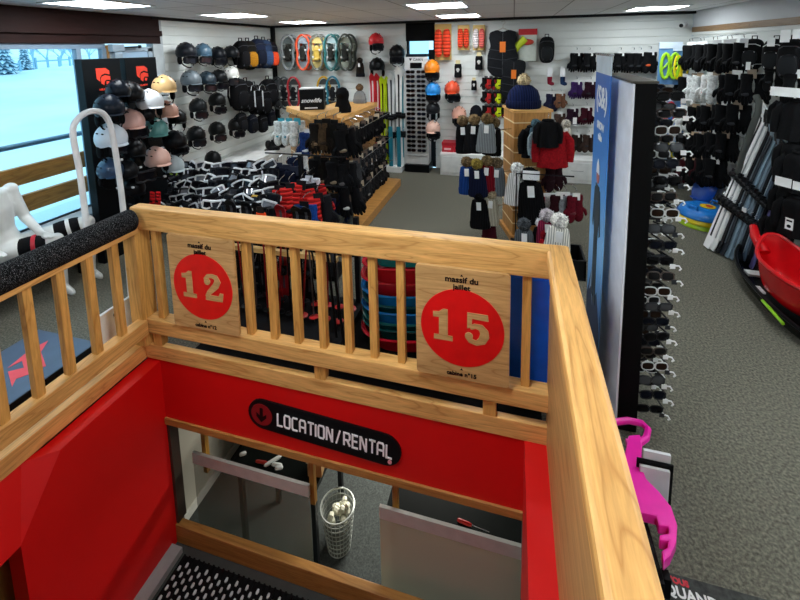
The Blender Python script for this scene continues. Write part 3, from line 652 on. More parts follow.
def snowshoe():
    def out(k, s=1):
        t = k/40*2*PI; c, z = sin(t), cos(t)
        w_ = .105-.028*math.exp(-((z+.05)/.28)**2)+.01*z
        return (c*w_*s, 0, z*.29*s)
    P = [out(k) for k in range(40)]
    fr_ = MB().tube([(x, -.012+.05*max(0, z/.29-.5)*-1, z) for x, y, z in P], .017, 7, closed=True).mesh('frame', mat('#8a8c8e', .4), smooth=True)
    inn = [(out(k, .88)[0], out(k, .88)[2]) for k in range(40)]
    m = MB()
    m.prism([p for p in inn if p[1] > .12], d=(0, .006, 0)); m.prism([p for p in inn if p[1] < -.12], d=(0, .006, 0)); m.box(-.075, 0, -.13, -.05, .008, .13).box(.05, 0, -.13, .075, .008, .13).box(-.07, 0, -.03, .07, .008, .02)
    deck = m.mesh('deck', mat('#5a5d60', .5))
    m = MB().ell((0, -.03, .0), (.042, .012, .12), 12, 6, .7).box(-.05, -.05, .03, .05, -.02, .055).box(-.05, -.05, -.09, .05, -.02, -.065).ell((0, -.05, -.11), (.04, .03, .025), 10, 5, .7)
    bind = m.mesh('binding', mat('#17181b', .5), smooth=True)
    buckle = MB().ell((.045, -.05, .042), (.014, .01, .018), 8, 5, .6).ell((-.045, -.05, -.078), (.014, .01, .018), 8, 5, .6).mesh('buckle', mat('#c0c2c0', .4), smooth=True)
    m = MB()
    for x in (-.06, .06): m.prism([(-.03, 0), (.03, 0), (.02, -.03), (0, 0), (-.02, -.03)], (x, .01, .05), (0, 0, 1), (0, -1, 0), (.003, 0, 0))
    cr = m.mesh('crampon', chrome)
    proto('snowshoe', 'snowshoe', [('frame', fr_), ('deck', deck), ('binding', bind, [('buckle', buckle)]), ('crampon', cr)])
snowshoe()

def ski(kind, L_=1.6, w_=.09):
    def outl(n=24):
        pts = []
        for i in range(n+1):
            z = L_*i/n; f = abs(i/n-.45)*2; hw = w_/2*(.74+.3*min(1, f)**1.6)
            if i > n*.94: hw *= math.sqrt(max(.02, 1-((i/n-.94)/.06)**2))
            if i == 0: hw *= .85
            pts.append((hw, z))
        return pts
    o = outl(); m = MB(); nn = len(o)
    def bend(z): t = z/L_; return -.09*max(0, t-.86)**1.5/.14**1.5*1.0 - .02*max(0, .06-t)*4 - .015*sin(PI*t)
    V = []; Fc = []
    for (hw, z) in o:
        y = bend(z); V += [(-hw, y, z), (hw, y, z), (hw, y+.014, z), (-hw, y+.014, z)]
    for i in range(nn-1):
        b = 4*i
        for j in range(4): Fc.append((b+j, b+(j+1) % 4, b+4+(j+1) % 4, b+4+j))
    Fc += [(3, 2, 1, 0), (4*nn-4, 4*nn-3, 4*nn-2, 4*nn-1)]
    body = MB().add(V, Fc).mesh('ski_body', mat('#dfe3e3', .25), smooth=False)
    m = MB()
    for i in range(2, nn-3, 1):
        (h0, z0), (h1, z1) = o[i], o[i+1]
        m.hexa([(-h0*.25, bend(z0)-.002, z0), (h0*.25, bend(z0)-.002, z0), (h0*.25, bend(z0), z0), (-h0*.25, bend(z0), z0), (-h1*.25, bend(z1)-.002, z1), (h1*.25, bend(z1)-.002, z1), (h1*.25, bend(z1), z1), (-h1*.25, bend(z1), z1)])
    gr = m.mesh('stripe', mat('#1b1d20', .4))
    zb = L_*.42
    toe = MB().box(-.035, -.05, zb+.13, .035, -.015, zb+.2).ell((0, -.05, zb+.14), (.04, .025, .03), 10, 6, .7).mesh('toe_binding', mat('#121316', .4), bevel=.004)
    heel = MB().box(-.035, -.05, zb-.2, .035, -.015, zb-.1).ell((0, -.07, zb-.13), (.03, .035, .035), 10, 6, .7).mesh('heel_binding', mat('#121316', .4), bevel=.004)
    brake = MB().tube([(-.05, -.02, zb-.09), (-.055, .03, zb-.03)], .004, 5).tube([(.05, -.02, zb-.09), (.055, .03, zb-.03)], .004, 5).mesh('brake', chrome)
    proto(kind, 'ski', [('ski_body', body, [('stripe', gr, [], 'top_graphic')]), ('toe_binding', toe), ('heel_binding', heel, [('brake', brake)])])
ski('ski'); ski('kid_ski', 1.15, .085)
m = MB().tube([(0, 0, 0), (0, 0, .04), (0, 0, 1.05)], [.003, .007, .008], 7)
proto('pole', 'ski_pole', [('shaft', m.mesh('shaft', mat('#1a1b1f', .35, .4), smooth=True)), ('grip', MB().tube([(0, 0, 1.02), (0, 0, 1.05), (0, 0, 1.12), (0, 0, 1.16)], [.012, .016, .015, .02], 8).mesh('grip', blackp, smooth=True)),
                           ('basket', MB().lathe([(.012, .07), (.045, .06), (.045, .066), (.012, .085)], n=14).mesh('basket', blackp, smooth=True)),
                           ('wrist_strap', MB().tube([(0, -.01, 1.14), (.03, -.015, 1.08), (.02, -.015, 1.0), (-.01, -.01, 1.06)], .005, 5, closed=True).mesh('wrist_strap', blackf))])
def backpack():
    b = MB().ell((0, 0, -.24), (.13, .085, .23), 18, 12, .65).mesh('pack_body', blackf, smooth=True)
    pk = MB().ell((0, -.08, -.30), (.095, .04, .12), 14, 8, .65).mesh('front_pocket', blackf, smooth=True)
    st = MB()
    for s_ in (1, -1): st.tube([(s_*.05, .07, -.05), (s_*.07, .13, -.12), (s_*.08, .13, -.26), (s_*.09, .07, -.4)], .014, 6)
    st.tube([(-.03, .02, -.02), (-.03, .02, .03), (.03, .02, .03), (.03, .02, -.02)], .008, 6)
    zz = MB().tube([(-.11, -.055, -.12), (-.06, -.085, -.09), (.06, -.085, -.09), (.11, -.055, -.12)], .006, 5).bar((-.06, -.10, -.2), (-.06, -.10, -.42), .012).bar((.06, -.10, -.2), (.06, -.10, -.42), .012)
    proto('backpack', 'backpack', [('pack_body', b), ('front_pocket', pk), ('shoulder_straps', st.mesh('shoulder_straps', blackf, smooth=True)), ('compression_straps', zz.mesh('compression_straps', mat('#3a3d44', .5)))])
backpack()
def vest():
    half = [(0, -.05), (.07, -.02), (.16, -.05), (.17, -.12), (.15, -.22), (.185, -.34), (.19, -.52), (.12, -.60), (0, -.62)]
    poly = half+[(-x, z) for x, z in half[::-1][1:-1]]
    m = MB().prism(poly, (0, -.04, 0), d=(0, .08, 0)); body = m.mesh('vest_body', mat('#17191d', .7, kind='fabric'), bevel=.025, smooth=True)
    h = MB().tube([(-.17, 0, -.08), (0, 0, -.0), (.17, 0, -.08)], .008, 6).tube([(0, 0, 0), (0, 0, .04), (.025, 0, .06), (.02, 0, .09), (-.02, 0, .08)], .004, 5)
    zp = MB().box(-.004, -.046, -.58, .004, -.04, -.06).mesh('zip', mat('#3a3d42', .4))
    sm = MB()
    for k in range(3): sm.tube([(-.17, -.042, -.26-k*.11), (0, -.046, -.29-k*.11), (.17, -.042, -.26-k*.11)], .005, 5)
    proto('vest', 'protection_vest', [('vest_body', body, [('zip', zp), ('seams', sm.mesh('seams', mat('#2b2e34', .8), smooth=True))]), ('hanger', h.mesh('hanger', mat('#c9c4b8', .4))), ('paper_tag', MB().box(-.035, -.052, -.3, .035, -.048, -.17).mesh('paper_tag', mat('#ee7a14', .5)))])
vest()
# small accessory on a header card (neck warmer, insoles, socks)
m = MB().tube([(0, 0, -.03), (0, 0, -.08), (0, 0, -.16), (0, 0, -.23), (0, 0, -.25)], [.05, .058, .055, .06, .05], 14, .4)
proto('neck_warmer', 'neck_warmer', [('tube', m.mesh('tube', blackf, smooth=True)), ('header_card', MB().box(-.035, -.01, -.04, .035, -.005, .03).mesh('header_card', mat('#d8c898', .5))), ('print', MB().ell((0, -.026, -.12), (.028, .004, .026), 10, 6).box(-.015, -.032, -.16, .015, -.026, -.14).mesh('print', mat('#c8c8c4', .6), smooth=True))])
def sock(kind):
    m = MB()
    for s_ in (0, 1): m.tube([(s_*.02-.01, s_*.03, -.06), (s_*.02-.01, s_*.03, -.18), (s_*.02-.008, s_*.03-.005, -.215), (s_*.02+.035, s_*.03-.02, -.235), (s_*.02+.05, s_*.03-.02, -.236)], [.032, .03, .033, .028, .015], 9, .6)
    proto(kind, 'ski_socks', [('knit', m.mesh('knit', mat('#5c1830', .9, kind='knit'), smooth=True)), ('header_card', MB().box(-.04, -.025, -.11, .035, .052, .04).mesh('header_card', mat('#eef0f2', .5)))])
sock('socks')
# boxed / carded package
proto('card_pack', 'carded_gaiters', [('header_card', MB().box(-.085, 0, -.36, .085, .004, 0).mesh('header_card', mat('#c8a860', .6))),
      ('pad', MB().ell((-.042, -.03, -.19), (.04, .03, .14), 12, 8, .6).mesh('pad', mat('#e83a22', .55, kind='quilt'), smooth=True)), ('pad', MB().ell((.042, -.03, -.19), (.04, .03, .14), 12, 8, .6).mesh('pad', mat('#e83a22', .55, kind='quilt'), smooth=True), [], 'pad_b')])
# crampon / ice grips on card
m = MB()
for s_ in (-1, 1): m.tube([(s_*.03+.028*cos(a), -.02, -.19+.1*sin(a)) for a in [k*PI/8 for k in range(16)]], .011, 6, closed=True).tube([(s_*.03-.02, -.02, -.22), (s_*.03+.02, -.02, -.16)], .007, 5)
proto('grip_pack', 'shoe_grips', [('card', MB().box(-.075, 0, -.34, .075, .004, 0).mesh('card', mat('#6f9ec8', .5))), ('grips', m.mesh('grips', mat('#a8e020', .5), smooth=True)), ('header_card', MB().box(-.075, -.012, -.05, .075, -.002, .0).mesh('header_card', mat('#cfe0ee', .5)))])
# folded/hanging garment : gloves of bigger wear
def jacket():
    m = MB(); prof = [(.03, -.02), (.07, -.035), (.115, -.07), (.125, -.14), (.12, -.22), (.135, -.31), (.14, -.38)]
    m.sheet(lambda u, v: (lambda q, a: (q[0]*cos(a)*(1+.05*sin(5*a+v*3)), q[0]*.5*sin(a)*(1+.22*v*sin(7*a)), q[1]))((lambda f, i: (prof[i][0]*(1-f)+prof[i+1][0]*f, prof[i][1]*(1-f)+prof[i+1][1]*f))(v*6-min(5, int(v*6)), min(5, int(v*6))), 2*PI*u), 36, 12)
    for s_ in (1, -1): m.tube([(s_*.10, 0, -.07), (s_*.15, -.01, -.14), (s_*.16, -.015, -.24), (s_*.155, -.02, -.33)], [.035, .04, .036, .03], 9, .8)
    body = m.mesh('garment_body', blackf, smooth=True)
    col = MB().tube([(.06*cos(a), .03*sin(a), -.03) for a in [k*PI/6 for k in range(12)]], .018, 6, closed=True).mesh('collar', blackf, smooth=True)
    hg = MB().tube([(0, 0, -.03), (0, 0, .03), (.02, .0, .045), (0, 0, .06)], .004, 5).mesh('hanger_hook', chrome)
    proto('jacket', 'knit_jacket', [('garment_body', body, [('collar', col)]), ('hanger_hook', hg)])
jacket()
# plastic sledge tub, lying open side up
def tub():
    pr = [(.02, .0), (.2, .0), (.25, .02), (.285, .12), (.30, .16), (.325, .165), (.325, .158)]
    m = MB().lathe(pr, n=40, sx=1, sy=1.35, e=.75, cap=False); b = m.mesh('shell', mat('#1b70d0', .25), smooth=True, solid=.004)
    rim = MB().tube([(.325*math.copysign(abs(cos(a))**.75, cos(a)), .439*math.copysign(abs(sin(a))**.75, sin(a)), .163) for a in [k*PI/24 for k in range(48)]], .009, 6, closed=True).mesh('rim', mat('#1b70d0', .25), smooth=True)
    m = MB()
    for k in range(-3, 4): m.box(.268, k*.07-.018, .05, .30, k*.07+.018, .075)
    proto('tub', 'plastic_sledge', [('shell', b), ('rim', rim)])
tub()
def disc():
    b = MB().lathe([(.0, .05), (.1, .05), (.2, .045), (.24, .03), (.26, .0), (.27, -.03), (.265, -.03), (.25, .0)], n=40, cap=False).mesh('disc', mat('#1a74c8', .3), smooth=True, solid=.004)
    h = MB()
    for s_ in (-1, 1): h.tube([(s_*.19, -.05, .04), (s_*.2, -.05, .075), (s_*.2, .05, .075), (s_*.19, .05, .04)], .01, 6)
    proto('disc', 'disc_sledge', [('disc', b), ('handle', h.mesh('handle', mat('#1a74c8', .3), smooth=True))])
disc()
# ------------------------------------------------------------------ helmets by the window and on the slat wall
def logo_board(lab, y0, y1):
    t = thing('helmet_display', lab, 'helmet display', (-4.3, y0, 0))
    MB().box(0, 0, 0, .10, y1-y0, 2.19).build('panel', mat('#0b0f12', .4), t, bevel=.004)
    yc = (y1-y0)/2; rm = mat('#e8402c', .4); m = MB()
    def P(pts): m.prism(pts, (.101, yc, 2.0), (0, 1, 0), (0, 0, 1), (.003, 0, 0))
    P([(-.075, .09), (.03, .09), (.07, .06), (.07, .02), (.02, .035), (-.02, .02), (-.04, -.01), (-.04, -.05), (-.075, -.02)])
    P([(-.02, .0), (.02, .015), (.075, .0), (.075, -.04), (.03, -.035), (.01, -.05), (.0, -.09), (-.03, -.07), (-.03, -.02)])
    P([(.03, -.05), (.06, -.055), (.05, -.085), (.025, -.08)])
    m.build('logo', rm, t)
    o = link('lettering', text_mesh('HELMETS', .028, rm, .001, .001), t); o.location = (.102, yc, 1.865); o.rotation_euler = (0, 0, PI/2)
    m = MB()
    for z in (.6, .9, 1.2, 1.5, 1.75): m.tube([(.1, yc, z), (.45, yc, z)], .006, 6)
    m.build('pegs', chrome, t)
logo_board('tall black helmet display panel with red logo, standing by the window pane', 3.18, 3.6)
logo_board('tall black helmet display panel with red logo, standing by the glazed door', 3.66, 4.08)
def hel(lab, px, py, x, c, ry=0, s=1, rough=.3, rz=-.35, pad=None, mm=None):
    p = PX(px, py, x); md = mm or {}
    sm_ = mat(c, rough); md = {'shell': sm_, 'brim': sm_}
    return inst('helmet', lab, 'helmet', (p.x, p.y, p.z-.03), (0, ry, rz+random.uniform(-.15, .15)), 'ski helmets on the window side', md, s)
xf = -3.85
for a in [('glossy black helmet at the top of the window display', 129, 92, '#0c0d10', 1.15), ('glossy navy-black helmet next to the window, topmost on that side', 109, 105, '#151c26', 1.1), ('cream helmet at the top of the display, beside the slat wall', 164, 84, '#d8b47c', 1),
          ('white helmet under the cream one on the window display', 150, 99, '#e4e8ec', 1.05), ('dusty pink helmet beneath the cream helmet', 167, 109, '#c99a88', .95), ('shell-pink helmet above the big white helmet near the gate', 131, 119, '#e0b0a4', 1.05),
          ('teal-green helmet in the middle of the display', 155, 127, '#5f9c98', 1.08), ('large white helmet behind the gate hoop', 111, 135, '#dbe4ee', 1.15), ('matt black helmet beside the teal one', 175, 139, '#0e0f12', 1),
          ('pale pink helmet near the bottom of the display', 157, 156, '#dcb0a2', 1.05), ('pale blue-white helmet lowest toward the slat wall', 173, 163, '#c4d4da', .95), ('dark blue helmet low behind the gate hoop', 110, 167, '#27405e', .95),
          ('black helmet between the shell-pink and pale pink helmets', 133, 147, '#0c0d10', .95), ('small black helmet behind the dusty pink one', 177, 116, '#101114', .85), ('black helmet at the foot of the display near the railing corner', 132, 185, '#0c0d10', 1), ('black helmet tucked low between dark blue helmet and goggles', 126, 168, '#14161a', .9),
          ('navy helmet tucked behind the glossy black top helmet', 118, 88, '#10151d', .9), ('black helmet under the white one on the display', 143, 112, '#101114', .9)]:
    hel(a[0], a[1], a[2], xf+random.uniform(-.08, .08), a[3], 0, a[4])
xs = -4.43
for a in [('satin black helmet, start of the top row on the slat wall', 186, 50, '#16181d', 1.05), ('steel-blue helmet in the top row on the slat wall', 203, 50, '#3c5668', 1), ('black helmet after the steel-blue one, top row', 218, 53, '#101318', 1), ('black helmet ending the top row by the backpacks', 231, 52, '#14171a', 1),
          ('grey helmet, start of the second row on the slat wall', 191, 78, '#5c666c', 1.08), ('dark petrol helmet next to the grey one', 207, 78, '#1c2c36', 1), ('black helmet beside the white one in the second row', 219, 76, '#121416', 1), ('white helmet ending the second row on the slat wall', 231, 72, '#e6e6e0', .98),
          ('black helmet, start of the third row on the slat wall', 198, 105, '#17191a', 1), ('black helmet ending the third row on the slat wall', 217, 99, '#131414', 1), ('black helmet above a pale patch of wall, third row edge', 196, 133, '#0f1112', 1),
          ('black helmet with open straps in the fourth row', 217, 128, '#121313', .98), ('flat black helmet ending the fourth row under the backpacks', 236, 124, '#141515', 1), ('lone black helmet lowest on the slat wall, above the goggles', 213, 157, '#101112', .95)]:
    hel(a[0], a[1], a[2], xs, a[3], 0, a[4], .35)
for i, (px, py, nm) in enumerate([(190, 60, 'satin black helmet starting the top row'), (206, 60, 'steel-blue helmet'), (221, 62, 'black helmet after the steel-blue one'), (195, 88, 'grey helmet in the second row'), (211, 88, 'dark petrol helmet'), (223, 86, 'black helmet beside the white one'), (234, 82, 'white helmet of the slat wall'), (202, 115, 'black helmet starting the third row'), (221, 110, 'black helmet ending the third row'), (200, 143, 'black helmet of the fourth row by the pale wall patch'), (221, 138, 'black helmet with open straps'), (240, 134, 'flat black helmet'), (217, 166, 'lone black helmet above the goggle stand')]):
    p = PX(px, py, -4.33); inst('goggles', 'black goggles clipped under the '+nm, 'goggles', p, (.1, .1, .9), 'goggles clipped on the slat wall helmets', {'frame': mat('#15161a', .35), 'lens': mat(['#2a2c34', '#3a2c30', '#15161c'][i % 3], .08, .3)}, .9)
# backpacks
def pack(lab, px, py, x, c, c2, s):
    p = PX(px, py, x)
    inst('backpack', lab, 'backpack', p, (0, 0, PI/2-.2), 'backpacks on the slat wall', {'pack_body': mat(c, .8, kind='fabric'), 'front_pocket': mat(c2, .8, kind='fabric')}, s)
pack('black backpack, start of the upper backpack row', 241, 40, -4.45, '#0e0e10', '#17171a', 1.05)
pack('mustard-yellow and black backpack in the upper row', 248, 40, -4.42, '#15130e', '#b37a1c', 1.1)
pack('navy backpack in the middle of the upper row', 257, 38, -4.42, '#1a2238', '#141a2a', 1.15)
pack('slate-blue backpack beside the orange-red one', 264, 39, -4.42, '#2a3a56', '#34496a', 1.15)
pack('black backpack with a bright orange-red pocket, end of the upper row', 270, 41, -4.40, '#12131a', '#dc4a24', 1.1)
for i, (px, py) in enumerate([(238, 78), (246, 80), (254, 84), (262, 86), (268, 78)]):
    pack(['black backpack, start of the lower row over the flat black helmet', 'black backpack second in the lower row', 'black backpack in the middle of the lower row, silver hoop above', 'black backpack fourth in the lower row, silver hoop above', 'black backpack ending the lower row beside the snowshoe wall'][i], px, py, -4.35, '#0c0c0e', '#131316', 1.15)
for i, (px, py) in enumerate([(241, 112), (252, 114), (262, 114), (270, 108)]):
    pack(['black harness bag beside the flat black helmet, bottom row', 'navy-black harness bag second in the bottom row', 'black harness bag third in the bottom row', 'black harness bag in the corner, bottom row'][i], px, py, -4.33, ['#0c0c0e', '#10141e'][i % 2], '#17181c', .72)
for i, px in enumerate((254, 262)):
    p = PX(px, 88, -4.2); t = thing('steel_hoop', ['bright steel hook hoop in front of the middle black backpack', 'bright steel hook hoop nearer the back wall corner'][i], 'hook', p, (0, 0, PI/2)); MB().tube([(-.09+.0, 0, -.04), (-.07, 0, .03), (0, 0, .06), (.07, 0, .03), (.09, 0, -.04)], .008, 6).build('hoop', chrome, t, smooth=True)
    MB().box(-.012, -.01, -.32, .012, .0, -.05).build('tag_strip', mat('#c9ced2', .4), t)
# white low cabinet along the left wall
def drawer_unit(lab, x0, y0, w, d, h, rot, nh=1):
    t = thing('drawer_cabinet', lab, 'cabinet', (x0, y0, 0), (0, 0, rot))
    MB().box(0, 0, 0, w, d, h-.03).build('body', whitep, t, bevel=.003); MB().box(-.003, -.012, h-.03, w+.003, d, h).build('top', mat('#f2f3f1', .3), t, bevel=.003)
    dd = MB().box(.012, -.018, .05, w-.012, -.001, h-.05).build('drawer', mat('#dfe2e0', .35), t, bevel=.003)
    MB().tube([(w/2-.09, -.018, h*.55), (w/2-.09, -.04, h*.55), (w/2+.09, -.04, h*.55), (w/2+.09, -.018, h*.55)], .005, 6).build('handle', chrome, dd)
for k in range(3): drawer_unit(['white low drawer cabinet under the helmets, beside the window display', 'white low drawer cabinet under the backpacks', 'white low drawer cabinet in the corner below the snowshoes'][k], XL+.62, 4.75+k*.86, .85, .6, .46, PI/2)
for i, (px, py) in enumerate([(236, 148), (248, 146), (259, 144), (268, 141)]):
    p = PZ(px, py, .465); t = thing('winter_shoe', ['black winter shoe at the end of the white cabinet row, by the goggles', 'black winter shoe second along the white cabinet', 'black winter shoe third along the white cabinet', 'black winter shoe beside the island counter end'][i], 'shoe', (-4.2, p.y, .462), (0, 0, .3+i*.1), 'black shoes on the white cabinet')
    MB().ell((.06, 0, .045), (.12, .05, .045), 12, 6, .8).ell((-.03, 0, .1), (.055, .045, .08), 10, 6, .8).build('upper', mat('#111213', .5), t, smooth=True); MB().box(-.09, -.05, 0, .17, .05, .02).build('sole', blackp, t, bevel=.006)
# ------------------------------------------------------------------ back wall, snowshoe side
for i, (px, cf, cb, lab) in enumerate([(288, '#8d9394', '#56605f', 'light grey'), (303, '#e2512a', '#8f9ca6', 'orange'), (317, '#6d6f66', '#c8b46a', 'grey and yellow'), (331, '#2c6e6e', '#9fb6b8', 'teal'), (345, '#3a4138', '#8a9284', 'dark olive')]):
    for j in (0, 1):
        p = PY(px+j*5, 52.5, 7.16+j*.12)
        inst('snowshoe', '%s snowshoe of the upper row, %s of its pair' % (lab, ['in front', 'against the wall'][j]), 'snowshoe', p, (0, .04, .25-j*.1), 'snowshoes in the upper row', {'frame': mat(cf, .4), 'deck': mat(cb, .5), 'binding': mat('#22231f' if i != 2 else '#b99a3c', .5)}, (1.3, 1.3, 1.14))
for i, (px, cf, lab) in enumerate([(285, '#43484a', 'charcoal snowshoe in the lower row beside the corner'), (294, '#b02c34', 'dark red snowshoe in the lower row behind the black box'), (324, '#c79a20', 'mustard-yellow snowshoe in the lower row behind the counter'), (333, '#2a7890', 'blue-teal snowshoe in the lower row by the black hood'), (278, '#2c2f31', 'black snowshoe lowest in the corner by the backpacks')]):
    p = PY(px, 93, 7.2); inst('snowshoe', lab, 'snowshoe', p, (0, .03, .2), 'snowshoes in the lower row', {'frame': mat(cf, .4), 'deck': mat('#3a3e40', .5)}, (1.25, 1.2, 1.08))
def helb(lab, px, py, c, s=1, gog='#0e0f12', y=7.2, rz=-PI/2, g='helmets on the back wall'):
    p = PY(px, py, y); sm_ = mat(c, .35)
    inst('helmet', lab, 'helmet', (p.x, p.y, p.z-.02), (0, 0, rz), g, {'shell': sm_, 'brim': sm_}, s)
def gog(lab, p, rot, fc='#121316', s=1, grp='goggles', lc='#15161c', sc='#0d0d0f'):
    return inst('goggles', lab, 'goggles', p, rot, grp, {'frame': mat(fc, .35), 'lens': mat(lc, .08, .3), 'strap': mat(sc, .85, kind='fabric')}, s)
helb('bright red helmet high beside the pale ski rack', 376, 40, '#e0202a', 1.15); p = PY(378, 47, 7.02); gog('black goggles hanging from the bright red helmet', p, (.1, 0, .1), s=1.1)
helb('black helmet highest above the pale skis', 397, 52, '#121315', 1.2, rz=-1.2); p = PY(397, 60, 7.02); gog('black goggles under the black helmet above the pale skis', p, (.1, 0, .1), s=1.1)
helb('black helmet directly over the red and yellow kid skis', 377, 65, '#101112', 1.2)
p = PY(360, 62, 7.2); inst('hung_hat', 'dark brown fur-trimmed hat on the wall above the grey bobble hat', 'hat', p, (0, 0, 0), None, {'knit_cap': mat('#241f1a', .9, kind='fur'), 'fur_pompom': mat('#2e2620', .95, kind='fur')}, 1.0)
# ski rack
t = thing('ski_rack', 'white floor rack holding the upright skis beside the sunglasses tower', 'rack', (-2.2, 7.02, 0)); 
MB().box(-.42, -.08, 0, .28, .22, .1).build('base', whitep, t, bevel=.01); MB().box(-.42, .27, .1, -.38, .31, 1.9).box(.24, .27, .1, .28, .31, 1.9).box(-.42, .25, 1.5, .28, .27, 1.54).build('frame', whitep, t)
for i, (kind, px, pt, c, gc, lab, dx) in enumerate([('kid_ski', 372, 73, '#c81e2c', '#f0d8d8', 'red kid ski in the upright rack, island side', 0), ('kid_ski', 377, 73, '#c81e2c', '#f0d8d8', 'red kid ski touching the yellow skis', 0), ('kid_ski', 382, 76, '#c6de1e', '#20240c', 'fluorescent yellow kid ski beside the red pair', 0), ('kid_ski', 387, 76, '#c6de1e', '#20240c', 'fluorescent yellow kid ski beside the grey skis', 0),
                                 ('ski', 390.5, 72, '#cfd4d4', '#3d4448', 'pale grey ski with dark lettering-like graphics', 0), ('ski', 394, 70, '#bfc8c8', '#7a8486', 'pale grey ski behind the white one', 0), ('ski', 398, 66, '#eef0ee', '#15171a', 'white ski with black graphic, beside the sunglasses tower', 0), ('ski', 402, 68, '#e2e8e8', '#2a8aa0', 'white ski with teal graphic at the rack end', 0)]):
    y = 7.08+(i % 2)*.03; tp = PY(px, pt, y); L0 = 1.15 if kind == 'kid_ski' else 1.6; zb = .1
    inst(kind, lab, 'ski', (tp.x, y, zb), (-.02, 0, 0), 'skis in the white rack', {'ski_body': mat(c, .3), 'top_graphic': mat(gc, .4)}, (1.5 if kind == 'ski' else 1.25, 1, (tp.z-zb)/L0))
for i, px in enumerate((391, 399)):
    p = PY(px, 120, 6.98); o = MB().box(-.035, 0, .12, .035, .02, .85).build('ski_sleeve', mat('#1c7c92', .4)); o.location = (p.x, 6.93, 0); tag(o, ['teal lower half of a ski sleeve beneath the pale grey ski', 'teal sleeve beneath the white ski by the sunglasses tower'][i], 'ski sleeve')
# sunglasses tower
x0, x1 = PY(405.5, 100, 7.1).x, PY(428, 100, 7.1).x; W = x1-x0
t = thing('sunglasses_tower', 'tall white sunglasses tower with small black screen in its header', 'display tower', ((x0+x1)/2, 7.1, 0))
MB().box(-W/2, 0, .14, W/2, .25, 2.03).build('column', mat('#e8eaea', .35), t, bevel=.004); MB().box(-W/2-.02, -.06, 0, W/2+.02, .3, .14).build('base', blackp, t, bevel=.01)
hd = MB().box(-W/2, -.02, 1.86, W/2, -.001, 2.08).build('header', whitep, t); MB().box(-W/2+.1, -.027, 1.88, W/2-.1, -.021, 1.98).build('screen', mat('#07080a', .15), hd)
o = link('lettering', text_mesh('\u25bc CAIRN', .06, mat('#24262a', .5), .001, 0), hd); o.location = (0, -.024, 2.03)
MB().box(-W/2+.02, 0, 2.08, W/2-.02, .2, 2.13).build('cap', mat('#10202a', .4), t)
m = MB()
for r in range(19): m.box(-W/2+.01, -.03, 1.795-r*.083, W/2-.01, .0, 1.80-r*.083)
m.build('shelf_rails', mat('#cfd2d2', .4), t)
for r in range(18):
    for c in (0, 1):
        z = 1.83-r*.083
        inst('sunglasses', ['dark sunglasses in the white tower, ski side column, row %s from the top', 'dark sunglasses in the white tower, helmet side column, row %s from the top'][c] % ORD[r], 'sunglasses', ((x0+x1)/2+(-.095 if c == 0 else .095), 7.04, z-.01), (0, 0, 0), 'sunglasses in the white tower', {'frame': mat(['#101013', '#3a2d28', '#15151a', '#5a5c60'][(r*2+c*3) % 4], .3), 'lens': mat(['#08080a', '#20100c', '#101828', '#0a0a0c'][(r+c) % 4], .06, .2)}, 1.2)
# helmets on the edge of the right back wall
HB = 1
helb('orange helmet topmost beside the sunglasses tower', 432, 67, '#f08a1c', 1.15, y=7.1); helb('bright blue helmet under the orange one', 433, 89, '#2a90dc', 1.15, y=7.1); helb('pale pink helmet at the bottom beside the sunglasses tower', 433, 127, '#ecc0ae', 1.1, y=7.1)
helb('red-orange helmet alone on the slat wall', 452, 88, '#e4502c', 1.15); helb('salmon-pink helmet below the red-orange one', 459, 113, '#ecb09a', 1.1); helb('dark helmet between the blue and pale pink ones', 433, 108, '#1a1c20', 1.05, y=7.1)
for i, (px, py) in enumerate([(433, 76), (433, 98), (454, 98), (460, 122), (434, 135)]):
    p = PY(px, py, 7.0); gog(['black goggles hanging below the orange helmet', 'black goggles hanging below the bright blue helmet', 'black goggles hanging below the red-orange helmet', 'black goggles hanging below the salmon-pink helmet', 'black goggles hanging below the pale pink helmet'][i], p, (.1, 0, 0), s=1.15)
# carded goods
def yb(kind, lab, cat, px, py, s=1, mats=None, grp=None, y=7.28, rz=0):
    p = PY(px, py, y); return inst(kind, lab, cat, p, (0, 0, rz), grp, mats, s)
om = mat('#e8482c', .5, kind='quilt'); om2 = mat('#e06a62', .5, kind='quilt')
yb('card_pack', 'large orange pair of padded gaiters on a tan card, beside the black door gap', 'carded gaiters', 443, 24, 1.75, {'pad': om, 'pad_b': om}, 'orange carded gaiters')
yb('card_pack', 'smaller orange padded gaiters on a tan card in the middle of three', 'carded gaiters', 463.5, 25, 1.2, {'pad': om, 'pad_b': om}, 'orange carded gaiters')
yb('card_pack', 'white and rose padded gaiters on a tan card beside the black vest', 'carded gaiters', 479, 25, 1.2, {'pad': mat('#e8dcdc', .5, kind='quilt'), 'pad_b': om2}, 'orange carded gaiters')
yb('vest', 'large black protection vest with an orange tag on the back wall', 'vest', 503, 28, 1.35, None, None, 7.25)
yb('vest', 'black protection vest hanging lower behind the navy bobble hat', 'vest', 514, 58, 1.15, None, None, 7.22)
p = PY(528, 30, 7.3); t = thing('carded_glove', 'yellow glove in a clear pack under a red header card', 'carded glove', p)
MB().box(-.15, -.01, -.08, .15, .0, .02).build('header_card', mat('#c81e28', .4), t); MB().box(-.14, 0, -.52, .14, .006, -.08).build('backing', mat('#cfd6cc', .4), t)
g = glove_part(0, 1, .8); g.v = [v*1.3+Vector((-.02, -.03, -.12)) for v in g.v]; g.build('glove', mat('#cfe22a', .5), t, smooth=True)
MB().ell((.0, -.03, -.2), (.1, .02, .05), 10, 6).build('red_glove_back', mat('#c8402c', .5), t, smooth=True)
